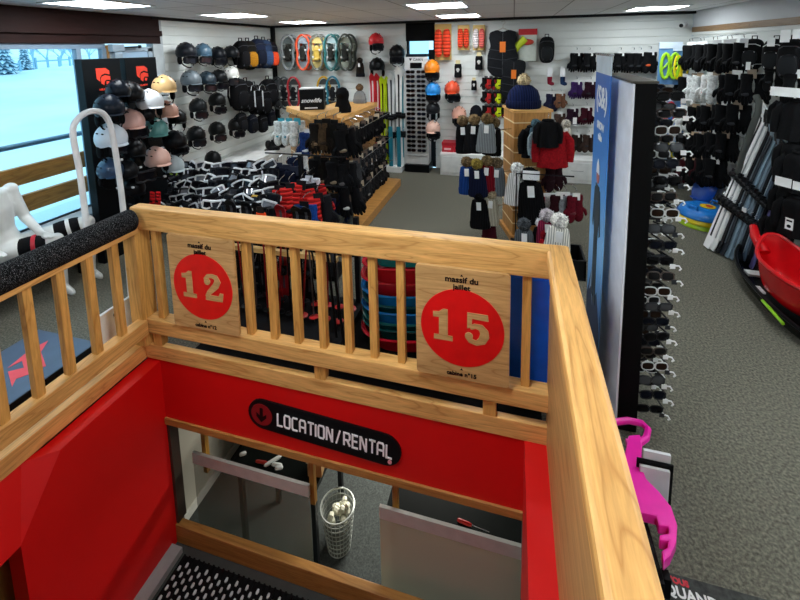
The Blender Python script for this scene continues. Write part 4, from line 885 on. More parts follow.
yb('backpack', 'black carry bag with a loop handle on the back wall', 'bag', 547, 36, .95, {'pack_body': mat('#141517', .7), 'front_pocket': mat('#1f2124', .6)})
for px, py, s, lab in ((458, 62, 1.1, 'black neck warmer with pale skull print under the orange gaiters'), (479, 54, 1.1, 'black neck warmer with dim skull print beside the vest'), (474, 79, .8, 'small black neck warmer above the black wall beanie')):
    yb('neck_warmer', lab, 'neck warmer', px, py, s, {'tube': mat('#0e0e10', .8, kind='fabric')}, 'neck warmers on the back wall')
random.seed(21)
cols = [('#1a1614', 'black'), ('#c8d820', 'yellow'), ('#b02828', 'dark red'), ('#2a2a2e', 'charcoal'), ('#8c2430', 'crimson')]
for r in range(3):
    for c in range(6):
        cc = cols[(r*5+c*2+(c == 4)*1) % 5]; px, py = 486+c*5, 77+r*14
        yb('gloves' if (r+c) % 2 else 'mittens', 'small %s kid gloves under the vests, %s row, %s across' % (cc[1], ['upper', 'middle', 'lower'][r], ORD[c]), 'gloves', px, py, .75, {'glove': mat(cc[0], .8, kind='fabric'), 'glove_b': mat('#141414', .8, kind='fabric'), 'header_card': mat('#3a3a3a', .6)}, 'kid gloves under the vest', 7.25-.04*(c % 2))
yb('beanie', 'black knit beanie on the wall over the fur-bobble hats', 'hat', 476, 117, 1.05)
yb('socks', 'dark red ski socks on a white card', 'socks', 550, 70, 1, {'knit': mat('#8c2034', .9, kind='knit')}, 'carded ski socks'); yb('socks', 'navy ski socks on a white card', 'socks', 563, 70, 1, {'knit': mat('#23385c', .9, kind='knit')}, 'carded ski socks')
def gl(kind, lab, px, py, c, s=1.0, y=7.25, rz=0, card='#e4e6e4', grp='gloves on the back wall', patch=None, c2=None):
    a = mat(c, .85, kind='fabric'); mats = {'glove': a, 'glove_b': mat(c2, .85, kind='fabric') if c2 else a, 'cuff': a, 'header_card': mat(card, .5)}
    if patch: mats['knuckle_patch'] = mat(patch, .5)
    return yb(kind, lab, 'gloves', px, py, s, mats, grp, y, rz)
for i, px in enumerate((577, 590, 621, 634, 641)):
    gl('gloves', ['black ski gloves starting the top row of the back wall', 'black ski gloves beside the banner top', 'black ski gloves just past the banner, top row', 'black puffy gloves above the dark display slab', 'black gloves behind the puffy pair'][i], px, 52, '#0e0f11', 1.15)
gl('mittens', 'black mittens with an orange tag ending the top row', 651, 51, '#111214', 1.15, patch='#e4602c')
gl('gloves', 'black gloves hanging low behind the slab corner', 655, 82, '#0e0e10', 1.15)
for i, (px, py, c, lab) in enumerate([(577, 81, '#3a2256', 'purple ski gloves in the second row'), (591, 81, '#2c1420', 'plum-black ski gloves beside the banner'), (552, 93, '#20223c', 'navy patterned mittens in the second row'), (561, 93, '#7a5440', 'tan kid mittens next to the navy ones'), (573, 108, '#2a1626', 'dark plum mittens in the third row'), (587, 107, '#3c101c', 'wine-red mittens in the third row'), (560, 113, '#4a3830', 'brown knitted mittens behind the wooden tower'), (577, 134, '#2e2420', 'dark brown mittens with pale trim, lowest row'), (589, 134, '#3a2c26', 'brown mittens with pale trim beside the banner')]):
    gl('mittens' if i in (2, 3, 6, 7, 8) else 'gloves', lab, px, py, c, 1.05 if i != 3 else .85)
p = PY(575, 122, 7.1); o = MB().box(-.03, 0, -.07, .03, .004, .07).build('price_card', mat('#f4f4f4', .5)); o.location = (p.x, 7.12, p.z); tag(o, 'white price card hanging among the plum mittens', 'price card')
# drawer cabinets and red boxes
x = -1.22
for k in range(4): drawer_unit(['white drawer cabinet beneath the salmon helmet', 'white drawer cabinet hidden partly by the wooden tower', 'white drawer cabinet between the tower and the banner', 'white drawer cabinet beside the back corner'][k], x+k*.9, 7.0, .89, .38, .39, 0)
for i, px in enumerate((447, 459)):
    p = PZ(px, 153, .39); t = thing('red_box', ['red box on the white cabinet, nearer the sunglasses tower', 'red box on the white cabinet, nearer the wooden tower'][i], 'box', (p.x, 7.1, .39))
    MB().box(-.1, 0, 0, .1, .22, .17).build('carton', mat('#c8182c', .5), t, bevel=.004); MB().box(-.105, -.004, .12, .105, .224, .175).build('lid', mat('#b01426', .5), t, bevel=.003); MB().box(-.06, -.006, .04, .06, -.001, .075).build('print', mat('#e8b0b4', .5), t)
p = PY(686, 25, 7.33); t = thing('security_camera', 'small security camera in the upper back corner', 'camera', (2.56, 7.32, 2.52))
MB().tube([(0, .05, 0), (0, -.0, 0)], .03, 10).bar((0, 0, 0), (-.05, -.08, .0), .02).build('bracket', whitep, t); MB().tube([(-.05, -.08, 0), (-.13, -.15, -.02)], .035, 12).build('body', mat('#d8dadb', .4), t); MB().tube([(-.125, -.147, -.019), (-.14, -.158, -.022)], .028, 12).build('lens', blackp, t)
# vivid packs in the corner
for px, py, s, c, lab in ((671, 42, (2.0, 1.2, 1.85), '#a4e01c', 'lime-green shoe grips on a blue card near the corner'), (682, 45, (1.5, 1.2, 1.7), '#ecd81c', 'yellow shoe grips beside the lime ones'), (667, 92, (1.9, 1.2, 1.7), '#c82434', 'red shoe grips on a card below the lime ones'), (677, 95, (1.7, 1.2, 1.8), '#2070c8', 'blue shoe grips beside the red ones'), (671, 137, (1.5, 1, 1.1), '#d8c81c', 'yellow shoe grips lowest in the corner stack')):
    yb('grip_pack', lab, 'shoe grips', px, py, s, {'grips': mat(c, .45), 'card': mat('#5f90c4' if c != '#c82434' else '#c8c8c8', .5)}, 'shoe grips in the back corner', 6.95)
# ------------------------------------------------------------------ island counter with gloves
t = thing('island_counter', 'long pale oak island counter with a raised front block, hung with gloves', 'counter', (-2.2, 4.28, 0))
MB().box(-.9, -.38, 0, .45, 2.0, .12).build('plinth', oak, t, bevel=.008)
MB().prism([(-.06, .03), (-.02, .05), (-.02, .64), (-.70, .64), (-.70, .60)], (0, 0, .12), (1, 0, 0), (0, 1, 0), (0, 0, 1.30)).build('front_cabinet', oakz, t, bevel=.004); MB().prism([(-.07, .0), (.0, .03), (.0, .67), (-.74, .67), (-.74, .60)], (0, 0, 1.42), (1, 0, 0), (0, 1, 0), (0, 0, .07)).build('front_top', woodx, t, bevel=.008)
MB().box(-.66, .66, .12, -.02, 2.15, 1.28).build('rear_cabinet', oakz, t); MB().box(-.7, .66, 1.28, .02, 2.2, 1.35).build('rear_top', woody, t, bevel=.008)
m = MB()
for z in (1.3, .9): m.bar((-.69, .592, z), (-.07, .028, z), .006, .012).box(-.021, .06, z, -.015, .6, z+.012)
m.build('slat_groove', mat('#f0e2c4', .4), t)
m = MB()
for z in (1.22, .80, .42):
    m.tube([(-.02, .7, z), (.32, .7, z)], .005, 6).tube([(-.02, 2.0, z), (.32, 2.0, z)], .005, 6).tube([(.3, .65, z), (.3, 2.05, z)], .005, 6)
m.build('hanging_rail', chrome, t)
p = PZ(309, 106, 1.49)
t = thing('display_box', 'black cardboard display box with slanted white lettering on the raised counter block', 'box', (-2.46, 4.72, 1.49), (0, 0, .35))
MB().box(-.15, -.08, 0, .15, .1, .27).build('carton', mat('#101214', .4), t, bevel=.003); MB().box(-.152, -.082, .262, .152, .102, .275).build('rim', mat('#dfe3e3', .4), t)
tm = text_mesh('snowlife', .075, mat('#eceff0', .5), .001, .002); 
for v in tm.vertices: v.co.x += v.co.z*.25
o = link('lettering', tm, t); o.location = (0, -.083, .12)
MB().box(-.09, -.083, .02, .07, -.081, .035).build('line', mat('#dfe3e3', .5), t)
p = PZ(343, 112, 1.35)
t = thing('black_hood', 'black fleece hood standing on the lower part of the island counter', 'hood', (p.x, p.y, 1.35))
MB().lathe([(.12, 0), (.125, .06), (.10, .13), (.085, .18), (.098, .24), (.095, .29), (.06, .34), (.01, .36)], n=20, sx=1, sy=.8).build('fleece', mat('#0b0b0d', .9, kind='fabric'), t, smooth=True); MB().ell((0, -.075, .25), (.05, .02, .04), 12, 6).build('face_opening', mat('#050506', .9), t, smooth=True)
p = PZ(360, 103, 1.35); inst('bobble', 'light grey knitted bobble hat with brown fur pompom on the island counter', 'hat', (p.x, p.y, 1.35), (0, 0, 0), None, {'knit_cap': mat('#9a9c9c', .9, kind='knit'), 'cuff': mat('#8c8e90', .9, kind='knit'), 'fur_pompom': mat('#7a6248', .95, kind='fur')}, 1.05)
random.seed(11)
# glove rows on the long side of the island
for r, (z, c, nm, pc) in enumerate([(1.22, '#0d0d0f', 'black', '#3a3634'), (.80, '#3b3d40', 'grey checked', '#b8bab8'), (.62, '#0c0c0e', 'deep black', '#1c1c20'), (.42, '#26282a', 'charcoal patterned', '#8a8c8a')]):
    for k in range(9):
        y = 4.50+k*.19
        a = mat(c, .85, kind='pattern' if r in (1, 3) and k > 2 else 'fabric') if r in (1, 3) else mat(c, .85, kind='fabric')
        inst('gloves' if (k+r) % 3 else 'mittens', '%s gloves on the aisle side of the island, %s rail, %s from the stairwell' % (nm, ['top', 'second', 'third', 'lowest'][r], ORD[k]), 'gloves', (-2.0+random.uniform(-.02, .03)+.04*(r % 2), y, z+.02), (0, 0, PI/2-.5+random.uniform(-.15, .15)), 'gloves on the aisle side of the island', {'glove': a, 'glove_b': a, 'cuff': a, 'header_card': mat('#b8a890' if k % 2 else '#5a4a40', .5), 'knuckle_patch': mat(pc, .5)}, 1.15)
# gloves on the front end of the island
def fg(kind, lab, px, py, c, s=1.25, y=4.05, rz=0, card='#141414', patch='#3a2e22', c2=None, grp='gloves on the front end of the island', tilt=0):
    p = PY(px, py, y); a = mat(c, .85, kind='fabric')
    return inst(kind, lab, 'gloves', p, (0, tilt, rz), grp, {'glove': a, 'glove_b': mat(c2, .8, kind='fabric') if c2 else a, 'cuff': a, 'header_card': mat(card, .5), 'knuckle_patch': mat(patch, .5)}, s)
for i, a in enumerate([(318, 122, '#17130f', '#6a5236', 'black and brown gloves at the top corner of the island front'), (326, 121, '#4a3a28', '#2a2018', 'brown leather gloves in the top row of the island front'), (334, 122, '#1a1a18', '#b8d838', 'black gloves with a lime tag, island front'), (343, 128, '#101012', '#7a6a52', 'black gloves with a tan palm turning the island corner'),
                       (317, 158, '#0f0f10', '#5a4632', 'black gloves, middle row of the island front, first'), (325, 160, '#1a1713', '#6a5236', 'black and tan gloves, middle row of the island front'), (334, 160, '#121214', '#8a7a60', 'long black gloves sloping in the middle row'), (345, 162, '#17181a', '#5c5e60', 'grey-black gloves behind the long sloping pair'),
                       (324, 194, '#2e2a22', '#6a5a3a', 'olive-brown gloves, lowest row of the island front'), (334, 196, '#171f38', '#c6dc30', 'navy gloves with a lime tag, lowest row of the island front'), (347, 186, '#101114', '#e0e2e0', 'black gloves with a white side stripe, lowest row'), (343, 212, '#4a4c46', '#a8a898', 'grey camouflage gloves at the foot of the island front')]):
    fg('gloves' if i != 11 else 'mittens', a[4], a[0], a[1], a[2], 1.25, 3.95+.04*(i % 3), random.uniform(-.2, .5), patch=a[3], tilt=-.15 if i in (3, 6, 10) else 0)
wt = [('white and teal ski gloves, outermost on the island side', 281, '#dfe6e4', '#2aa0b4'), ('teal strapped white gloves on the island side', 289, '#d8e4e6', '#1c8ea6'), ('white gloves beside the raised block', 297, '#e2e4e0', '#b8bcb8')]
for i, (lab, px, c, pc) in enumerate(wt): fg('mittens', lab, px, 120, c, 1.1, 4.62-.1*i, .2, card='#3aa6ba', patch=pc, c2=pc if i == 1 else None)
fg('gloves', 'royal blue and white gloves under the counter edge', 308, 131, '#20386e', 1.2, 4.3, .3, '#e8eaec', '#dfe4ea', '#e4e8ec'); fg('gloves', 'navy gloves with white lining, middle of the island side', 297, 155, '#18223c', 1.3, 4.15, .4, '#dfe2e2', '#e8eaec', '#d8dada')
for i, px in enumerate((278, 287, 294)): fg('mittens', ['navy kid mittens, outermost of the three above the red gloves', 'navy kid mittens, middle of the three above the red gloves', 'navy kid mittens, innermost of the three above the red gloves'][i], px, 165+i*2, '#12182c', 1.25, 3.7, .1, '#20283c', '#1a2238')
rm_ = '#e0302c'
for i, (px, py, y_, tl) in enumerate([(279, 188, 3.4, .1), (290, 186, 3.4, -.1), (301, 183, 3.45, .15), (312, 186, 3.5, -.2), (318, 196, 3.4, -.1), (275, 200, 3.3, .1)]):
    a = mat(rm_, .6, kind='quilt'); p = PY(px, py, y_)
    inst('gloves', ['red quilted gloves at the outer end of the red bunch', 'red quilted gloves hanging above black liners', 'red quilted gloves at the top of the bunch', 'red quilted gloves under the white lining', 'long red quilted gloves at the island side of the bunch', 'short red gloves half hidden by black goggles'][i], 'gloves', p, (0, tl, .2), 'red quilted gloves', {'glove': a, 'glove_b': mat('#c42424', .6, kind='quilt') if i % 2 else mat('#15151a', .7), 'cuff': a, 'header_card': mat('#1a1a1e', .6), 'knuckle_patch': mat('#20242c', .5)}, 1.25)
fg('gloves', 'blue-striped black gloves low in the red bunch', 304, 204, '#16305e', 1.2, 3.3, 0, '#101014', '#e8eaee', '#1c4a9a'); fg('mittens', 'white glove lining above the red gloves', 309, 178, '#c9ccd4', 1.1, 3.55, 0, '#c9ccd4', '#d8dade')
t = thing('glove_stand', 'black wire stand carrying the red and navy gloves', 'stand', (-2.05, 3.62, 0))
MB().box(-.4, -.18, 0, .42, .1, .05).build('base', blackp, t); MB().box(-.02, -.02, .05, .02, .02, 1.2).tube([(-.4, 0, 1.2), (.5, 0, 1.2)], .008, 6).tube([(-.4, 0, .9), (.5, 0, .9)], .008, 6).tube([(-.4, -.15, .95), (.4, -.15, .95)], .006, 6).build('frame', darkmetal, t)
# ------------------------------------------------------------------ goggle stands behind the railing
t = thing('goggle_stand', 'black stepped stand holding rows of goggles by the island', 'stand', (-2.55, 3.35, 0))
MB().box(-.5, -.1, 0, .35, .4, .5).box(-.5, .2, .5, .35, .4, .66).build('body', mat('#101114', .6), t, bevel=.005)
t = thing('goggle_stand', 'black stepped stand holding rows of goggles by the helmets', 'stand', (-3.75, 4.0, 0))
MB().box(-.2, 0, 0, .6, .35, .42).build('body', mat('#0d0e10', .6), t, bevel=.005)
random.seed(31)
n = 0
for (xa, xb, tag_, yb0) in ((146, 206, 'helmet-side stand', 3.95), (210, 274, 'island-side stand', 3.2)):
    for r in range(8):
        for c in range(8):
            px = xa+(xb-xa)*(c+.5*(r % 2))/7.6; py = 166+r*6.6+random.uniform(-1.5, 1.5)
            if tag_[0] == 'h' and px < 152 and r < 2: continue
            p = PY(px, py, yb0+.42-.07*r)
            fc = ['#e6e8ea', '#101114', '#dfe2e6', '#17181b', '#c9ccd0', '#101114'][(r+c*2+(c//3)) % 6]; extra = ''
            lc = '#15161c'
            if (r, c) == (1, 3) and tag_[0] == 'h': fc = '#c8e03c'
            if (r, c) == (5, 5) and tag_[0] == 'i': fc = '#d8a838'
            gog('%s-framed goggles on the %s, %s tier down, %s along' % ({'#e6e8ea': 'white', '#dfe2e6': 'white', '#c9ccd0': 'silver', '#c8e03c': 'lime', '#d8a838': 'amber'}.get(fc, 'black'), tag_, ORD[r], ORD[c]), p, (random.uniform(-.6, .1), random.uniform(-.5, .5), random.uniform(-.5, 1.2)), fc, .8, 'goggles on the stands behind the railing', ['#15161c', '#8a8f98', '#1a1c24', '#3a3f48'][(r*c+c) % 4], '#e0e2e4' if (r+c) % 3 == 0 else '#0d0d0f'); n += 1
for i, (px, py) in enumerate([(152, 200), (158, 200)]):
    p = PY(px, py, 3.4); t = thing('red_strap_bundle', ['red goggle strap bundle at the railing corner, outer one', 'red goggle strap bundle beside the first, inner one'][i], 'goggle strap', p, (0, .15, 0))
    MB().tube([(0, 0, .09), (.005, 0, 0), (0, 0, -.1)], [.03, .034, .028], 8, .5).build('strap', mat('#d01c20', .6, kind='quilt'), t, smooth=True); MB().box(-.02, -.018, -.02, .02, .0, .0).build('slider', blackp, t)
for i, (px, py, c) in enumerate([(240, 176, '#e8eaec'), (250, 168, '#dfe2e4'), (196, 172, '#e8eaec')]): pass
# extra helmets/goggles between the display and the goggles
for i, (px, py, x, c) in enumerate([(146, 176, -3.7, '#0e0f12'), (138, 133, -3.8, '#15171c'), (180, 150, -3.9, '#111215'), (120, 148, -3.8, '#0e1014'), (120, 118, -3.9, '#101216')]):
    p = PX(px, py, x); gog(['black goggles in front of the lowest black helmet', 'black goggles between the pink helmets', 'black goggles beneath the black helmet by the teal one', 'black goggles under the large white helmet', 'black goggles behind the large white helmet'][i], p, (0, 0, 1.1), '#17181c', 1.1, 'goggles clipped among the helmets')
# ------------------------------------------------------------------ pole and ski stand seen through the railing
t = thing('pole_stand', 'black pole stand with a pale wooden cross bar behind the balusters', 'stand', (-1.75, 2.85, 0))
MB().box(-.62, -.36, 0, .55, .25, .09).build('base', mat('#101114', .6), t, bevel=.005)
MB().box(-.6, -.02, .56, .42, .02, .6).bar((-.2, -.0, .58), (-.05, .2, .72), .03).bar((.1, 0, .58), (.25, .2, .72), .03).build('cross_bar', mat('#d8b474', .5, kind='woodx'), t)
MB().box(-.6, .2, .09, -.56, .24, .85).box(.48, .2, .09, .52, .24, .85).box(-.6, .2, .5, .52, .24, .54).build('frame', darkmetal, t)
random.seed(12)
cl = [('#15161a', 'black'), ('#a01820', 'red'), ('#1a1c22', 'dark grey'), ('#101114', 'black'), ('#5a5c60', 'grey')]
k = 0
for r in range(2):
    for c in range(11):
        x = -2.34+c*.105+r*.04; y = 2.74+r*.17; cc = cl[(c*3+r*2) % 5] if not (4 <= c <= 5) else cl[1]
        inst('pole', '%s ski pole behind the railing, %s row, %s from the corner post' % (cc[1], ['front', 'rear'][r], ORD[c]), 'ski pole', (x, y, .09), (random.uniform(-.1, .05), random.uniform(-.12, .12), random.uniform(0, 3)), 'ski poles in the stand', {'shaft': mat(cc[0], .35, .3), 'basket': mat('#d02a2a' if c > 6 else '#141518', .4)}, (.9, .9, .62))
for i, px in enumerate((236, 251, 262, 284, 300, 309)):
    p = PY(px, 300, 2.98); o = inst('kid_ski', ['black rental ski standing behind sign twelve', 'black rental ski by the second free baluster', 'black rental ski in the middle of the pole stand', 'dark red rental ski in the pole stand', 'black rental ski toward the sledges', 'black and grey rental ski nearest the sledges'][i].replace('nearest', 'next to'), 'ski', (p.x, 3.0, .09), (-.03, 0, .2), 'short rental skis behind the poles', {'ski_body': mat('#8c141c' if i == 3 else '#101216', .3), 'top_graphic': mat('#3c4048', .4)}, (1, 1, .75))
p = PY(262, 250, 2.8); inst('neck_warmer', 'orange-red fabric sleeve hanging above the poles', 'sleeve', (p.x, 2.82, .95), (0, 0, 0), None, {'tube': mat('#e0481c', .8, kind='fabric'), 'header_card': mat('#1a1a1a', .5), 'print': mat('#b83414', .6)}, .9)
for i, (a, b) in enumerate([((333, 262), (345, 350)), ((327, 250), (338, 352))]):
    p0, p1 = PY(a[0], a[1], 2.75), PY(b[0], b[1], 2.6); t = thing('long_pole', ['black long pole leaning beside the sledge stack, outer', 'black long pole leaning beside the sledge stack, inner'][i], 'pole', (p1.x, p1.y, 0))
    d = p0-Vector((p1.x, p1.y, 0)); MB().tube([(0, 0, 0), d*.5, d*1.15], [.012, .011, .011], 8).build('shaft', blackp, t, smooth=True); MB().tube([d*1.0, d*1.15], .016, 8).build('grip', mat('#2a2c30', .5), t)
t = thing('dark_gap_sheet', 'flat black sheet under sledges and pole stand, added for the dark gap behind the railing', 'mat', (-1.1, 2.345, 0))
MB().box(-1.2, 0, 0, 1.3, .75, .01).build('sheet', mat('#050505', .9), t)  # black sheet stands in for the dark shaded gap under the rail
# ------------------------------------------------------------------ stacked plastic sledges
sx = PY(405, 300, 2.95).x
for i, (c, nm, z, s, ry) in enumerate([('#b01828', 'dark red sledge at the bottom of the stack', .0, 1.0, 0), ('#0f4a4c', 'dark teal sledge second from the bottom of the stack', .07, .97, .02), ('#14585a', 'teal sledge third from the bottom of the stack', .14, .97, -.02), ('#1878c8', 'blue sledge in the lower middle of the stack', .21, .98, .03), ('#125052', 'teal sledge between the two blue ones', .28, .97, 0),
                               ('#1c86d8', 'bright blue sledge under the red ones', .35, .98, .04), ('#c01c2c', 'red sledge with slots above the blue one', .44, .98, .08), ('#c82030', 'red sledge near the top of the stack', .54, .95, .12), ('#155a58', 'dark green sledge tilted on top of the stack', .63, .85, .3)]):
    mm_ = mat(c, .22); inst('tub', nm, 'sledge', (-.76, 2.88, z*.93+.012), (-.06, ry, PI/2+.1), 'plastic sledges stacked behind the railing', {'shell': mm_, 'rim': mm_}, (.84*s, .80*s, .85))
# upright blue tubs beside sign 15
for i in range(4):
    mm_ = mat(['#1a5cd0', '#1c66e0', '#1656c4', '#2272ee'][i], .22)
    m = MB().lathe([(.13, 0), (.15, .01), (.19, .35), (.2, .76), (.22, .775), (.22, .765)], n=32, sx=1.1, sy=.75, cap=False)
    o = m.build('blue_tub', mm_, smooth=True, solid=.004) if i == 0 else None
    if i == 0: me0 = o.data
    else: o = link('blue_tub', me0); o.material_slots[0].link = 'OBJECT'; o.material_slots[0].material = mm_
    o.location = (.12, 2.70, .012+.022*i); o.scale = (.92, 1, 1)
    tag(o, ['outermost deep blue plastic sledge tub standing on end beside sign fifteen', 'second blue plastic tub nested in the outermost one', 'third blue plastic tub nested in the stack', 'innermost bright blue plastic tub, its rim highest'][i], 'sledge tub', 'nested blue tubs')
# ------------------------------------------------------------------ wooden tower with hats
tx, ty = .16, 4.98
t = thing('wooden_tower', 'pale oak slatted tower hung with hats in the middle of the shop', 'display tower', (tx, ty, 0), (0, 0, -.29+.58))
t.rotation_euler = (0, 0, .30)
mb = MB(); mb.box(-.21, -.21, .06, .21, .21, 1.5)
mb.build('column', oakz, t, bevel=.004); MB().box(-.24, -.24, 0, .24, .24, .06).build('base', oak, t); MB().box(-.225, -.225, 1.5, .225, .225, 1.53).build('cap', woodx, t, bevel=.004)
g_ = MB()
for z in (1.38, 1.21, 1.04, .87, .70, .53, .36, .2): g_.box(-.21, -.216, z, .21, -.211, z+.012).box(-.216, -.21, z, -.211, .21, z+.012).box(.211, -.21, z, .216, .21, z+.012)
g_.build('slat_groove', mat('#e8d4a8', .4), t)
m = MB()
for z in (1.30, .80, .40): m.tube([(-.2, -.1, z), (-.62, -.22, z)], .006, 6)
for z in (1.32, .62): m.tube([(.2, -.1, z), (.55, -.2, z+.03)], .006, 6)
m.build('arm', chrome, t)
inst('bobble', 'large navy hat with cream fur pompom on top of the wooden tower', 'hat', (tx-.04, ty-.05, 1.53), (0, 0, .2), None, {'knit_cap': mat('#131e44', .9, kind='knit'), 'cuff': mat('#111a3c', .9, kind='knit'), 'fur_pompom': mat('#d8c49a', .95, kind='fur')}, (1.25, 1.25, 1.3)).children[-1].scale = (1.5, 1.4, 1.05)
def hh(lab, px, py, c, pc, s=1.25, y=4.72, rz=0, kind='hung_hat'):
    p = PY(px, py, y); a = mat(c, .9, kind='knit')
    inst(kind, lab, 'hat', p, (0, random.uniform(-.1, .1), rz), 'bobble hats on the wooden tower', {'knit_cap': a, 'brim_band': a, 'fur_pompom': mat(pc, .95, kind='fur')}, s)
random.seed(14)
hh('black hat with brown fur pompom, outermost in the top row', 463, 124, '#101012', '#7a6448'); hh('black and white hat with brown fur pompom, top row', 474, 123, '#18181a', '#8a7250', y=4.66); hh('pale grey hat with fur pompom, top row by the column', 487, 122, '#8a9092', '#76603e', y=4.6); hh('black hat with fur pompom against the column, top row', 494, 126, '#141416', '#6a5638', y=4.75)
hh('royal blue hat with fur pompom in the middle row', 467, 165, '#1c448c', '#7c6648', y=4.66); hh('navy hat with mustard fur pompom in the middle row', 477, 167, '#141a34', '#9a8640', y=4.6); hh('dark red hat with fur pompom in the middle row', 487, 164, '#7c1420', '#8a7450', y=4.66); hh('grey-blue hat with fur pompom by the column, middle row', 497, 166, '#76828a', '#7e6c52', y=4.7)
hh('black hat in the lowest row, its label sticking out', 479, 198, '#0e0e10', '#0e0e10', 1.3, y=4.6); hh('cream hat in the lowest row by the column', 491, 197, '#c4bca8', '#b8a888', 1.2, y=4.66); hh('wine-red hat half hidden under the lowest row', 489, 218, '#4a1420', '#3a1820', 1.0, y=4.7)
hh('large white hat on the front of the tower', 517, 172, '#e4e4e0', '#eeeeea', 1.35, y=4.55); hh('large black hat on a white label in the middle of the tower front', 530, 180, '#0c0c0e', '#0c0c0e', 1.75, y=4.5)
p = PY(531, 175, 4.42); o = MB().box(-.085, 0, -.05, .085, .004, .05).build('header_card', mat('#eef0f0', .5)); o.location = (p.x, 4.4, p.z); tag(o, 'white paper label across the large black hat', 'label')
def jk(lab, px, py, c, s=1.2, y=4.6, rz=.2, kind='jacket'):
    p = PY(px, py, y); a = mat(c, .85, kind='fabric'); return inst(kind, lab, 'garment', p, (0, 0, rz), 'garments on the wooden tower arms', {'garment_body': a, 'collar': a}, s)
jk('black knit garment hanging beside the slate hood on the tower', 533, 124, '#0f1012', .95, 4.6, .5); jk('pale grey-blue scarf garment between black and red ones', 541, 126, '#8a979c', .9, 4.55, .6); jk('bright dark-red knit garment hanging on the tower arm', 553, 126, '#8c1018', 1.15, 4.5, .2); jk('black garment draped over the red one', 548, 118, '#0d0d0f', .8, 4.42, .2)
hh('slate-blue hat topping the garment arm', 536, 126, '#4a6474', '#54707e', .95, y=4.5); hh('cream knitted hat behind the red garment', 566, 126, '#cfc8b8', '#d8d2c4', .9, y=4.7)
for i, (px, py, c, lab, y) in enumerate([(555, 162, '#240e14', 'dark plum mittens hanging under the red garment', 4.7), (546, 195, '#a01c30', 'crimson kid mittens on the low arm', 4.65), (553, 195, '#c8c4c0', 'white kid mittens on the low arm', 4.65), (559, 194, '#2a0c12', 'black-red kid mittens on the low arm', 4.6), (566, 194, '#8a8e92', 'silver grey kid mittens on the low arm', 4.65), (576, 195, '#5c0f1c', 'burgundy mittens at the end of the low arm', 4.6)]):
    fg('mittens', lab, px, py, c, 1.05 if i else 1.15, y, .2, '#e6e6e4', c, grp='mittens on the tower arms')
hh('grey speckled hat at the foot of the tower', 524, 228, '#5a6064', '#4c5054', 1.3, y=4.1); hh('pink and black patterned hat at the foot of the tower', 547, 219, '#8c2848', '#c8c0c4', 1.3, y=4.1); hh('white fleece hat with black patch at the foot of the tower', 559, 225, '#eceae2', '#f0eee8', 1.5, y=4.0); hh('black hat with white pompom at the foot of the tower', 541, 226, '#101014', '#dedede', 1.05, y=4.15); hh('red hat peeking between patterned and white hats', 546, 238, '#c01828', '#8a1420', 1.0, y=4.05)
t = thing('hat_basket', 'low black wire basket under the hats at the foot of the tower', 'basket', (.35, 4.15, 0)); MB().box(-.35, -.15, 0, .35, .2, .03).box(-.35, .18, .03, .35, .2, .2).box(-.35, -.15, .03, .35, -.13, .2).box(-.35, -.15, .03, -.33, .2, .2).box(.33, -.15, .03, .35, .2, .2).tube([(-.3, .1, 0), (-.3, .1, .95), (.25, .1, .95)], .008, 6).build('frame', darkmetal, t); 
# ------------------------------------------------------------------ banner, slab and side sunglasses
t = thing('roll_up_banner', 'narrow blue roll-up banner printed with a skier, beside the white display slab', 'banner', (.555, 2.66, 0))
MB().box(0, 0, .06, .006, .45, 2.06).build('print', banner_blue(), t); MB().box(0, 0, 2.06, .006, .45, 2.18).build('top_sheet', mat('#cfe0ea', .4), t)
MB().box(-.03, -.01, 0, .035, .46, .06).build('base', chrome, t); MB().box(-.008, -.005, 2.175, .012, .455, 2.19).build('top_bar', chrome, t)
wm = mat('#f2f6fa', .4)
o = link('logo', text_mesh('(S&)', .19, wm, .001, .004), t); o.location = (-.002, .22, 1.90); o.rotation_euler = (0, 0, -PI/2)
o = link('lettering', text_mesh('SNOW\nride', .07, wm, .001, .002), t); o.location = (-.002, .22, 1.68); o.rotation_euler = (0, 0, -PI/2)
def bp(mb, pts, c, name):   # printed figure pieces in (y,z)
    m = MB().prism(pts, (-.001, 0, 0), (0, 1, 0), (0, 0, 1), (-.002, 0, 0)); return m.build(name, c, t)
fig = mat('#2f3e46', .5)
m = MB()
for pts in ([(.17, 1.32), (.28, 1.32), (.30, 1.08), (.27, .95), (.17, .95), (.14, 1.1)], [(.17, .96), (.23, .96), (.22, .5), (.16, .5)], [(.22, .96), (.28, .96), (.29, .52), (.24, .52)], [(.14, 1.3), (.17, 1.3), (.12, 1.0), (.09, 1.02)], [(.28, 1.3), (.31, 1.28), (.35, 1.02), (.32, 1.0)]):
    m.prism(pts, (-.001, 0, 0), (0, 1, 0), (0, 0, 1), (-.002, 0, 0))
m.build('printed_skier', fig, t)
MB().prism([(.225+.04*cos(k*PI/8), 1.38+.05*sin(k*PI/8)) for k in range(16)], (-.001, 0, 0), (0, 1, 0), (0, 0, 1), (-.003, 0, 0)).build('printed_head', mat('#b8706a', .5), t)
MB().prism([(.18, 1.40), (.27, 1.40), (.26, 1.46), (.225, 1.5), (.19, 1.46)], (-.003, 0, 0), (0, 1, 0), (0, 0, 1), (-.002, 0, 0)).build('printed_hat', wm, t)
MB().prism([(0, .06), (.45, .06), (.45, .42), (.3, .7), (.22, .5), (.12, .62), (0, .4)], (-.0005, 0, 0), (0, 1, 0), (0, 0, 1), (-.0005, 0, 0)).build('printed_mountain', mat('#1d3558', .5), t)
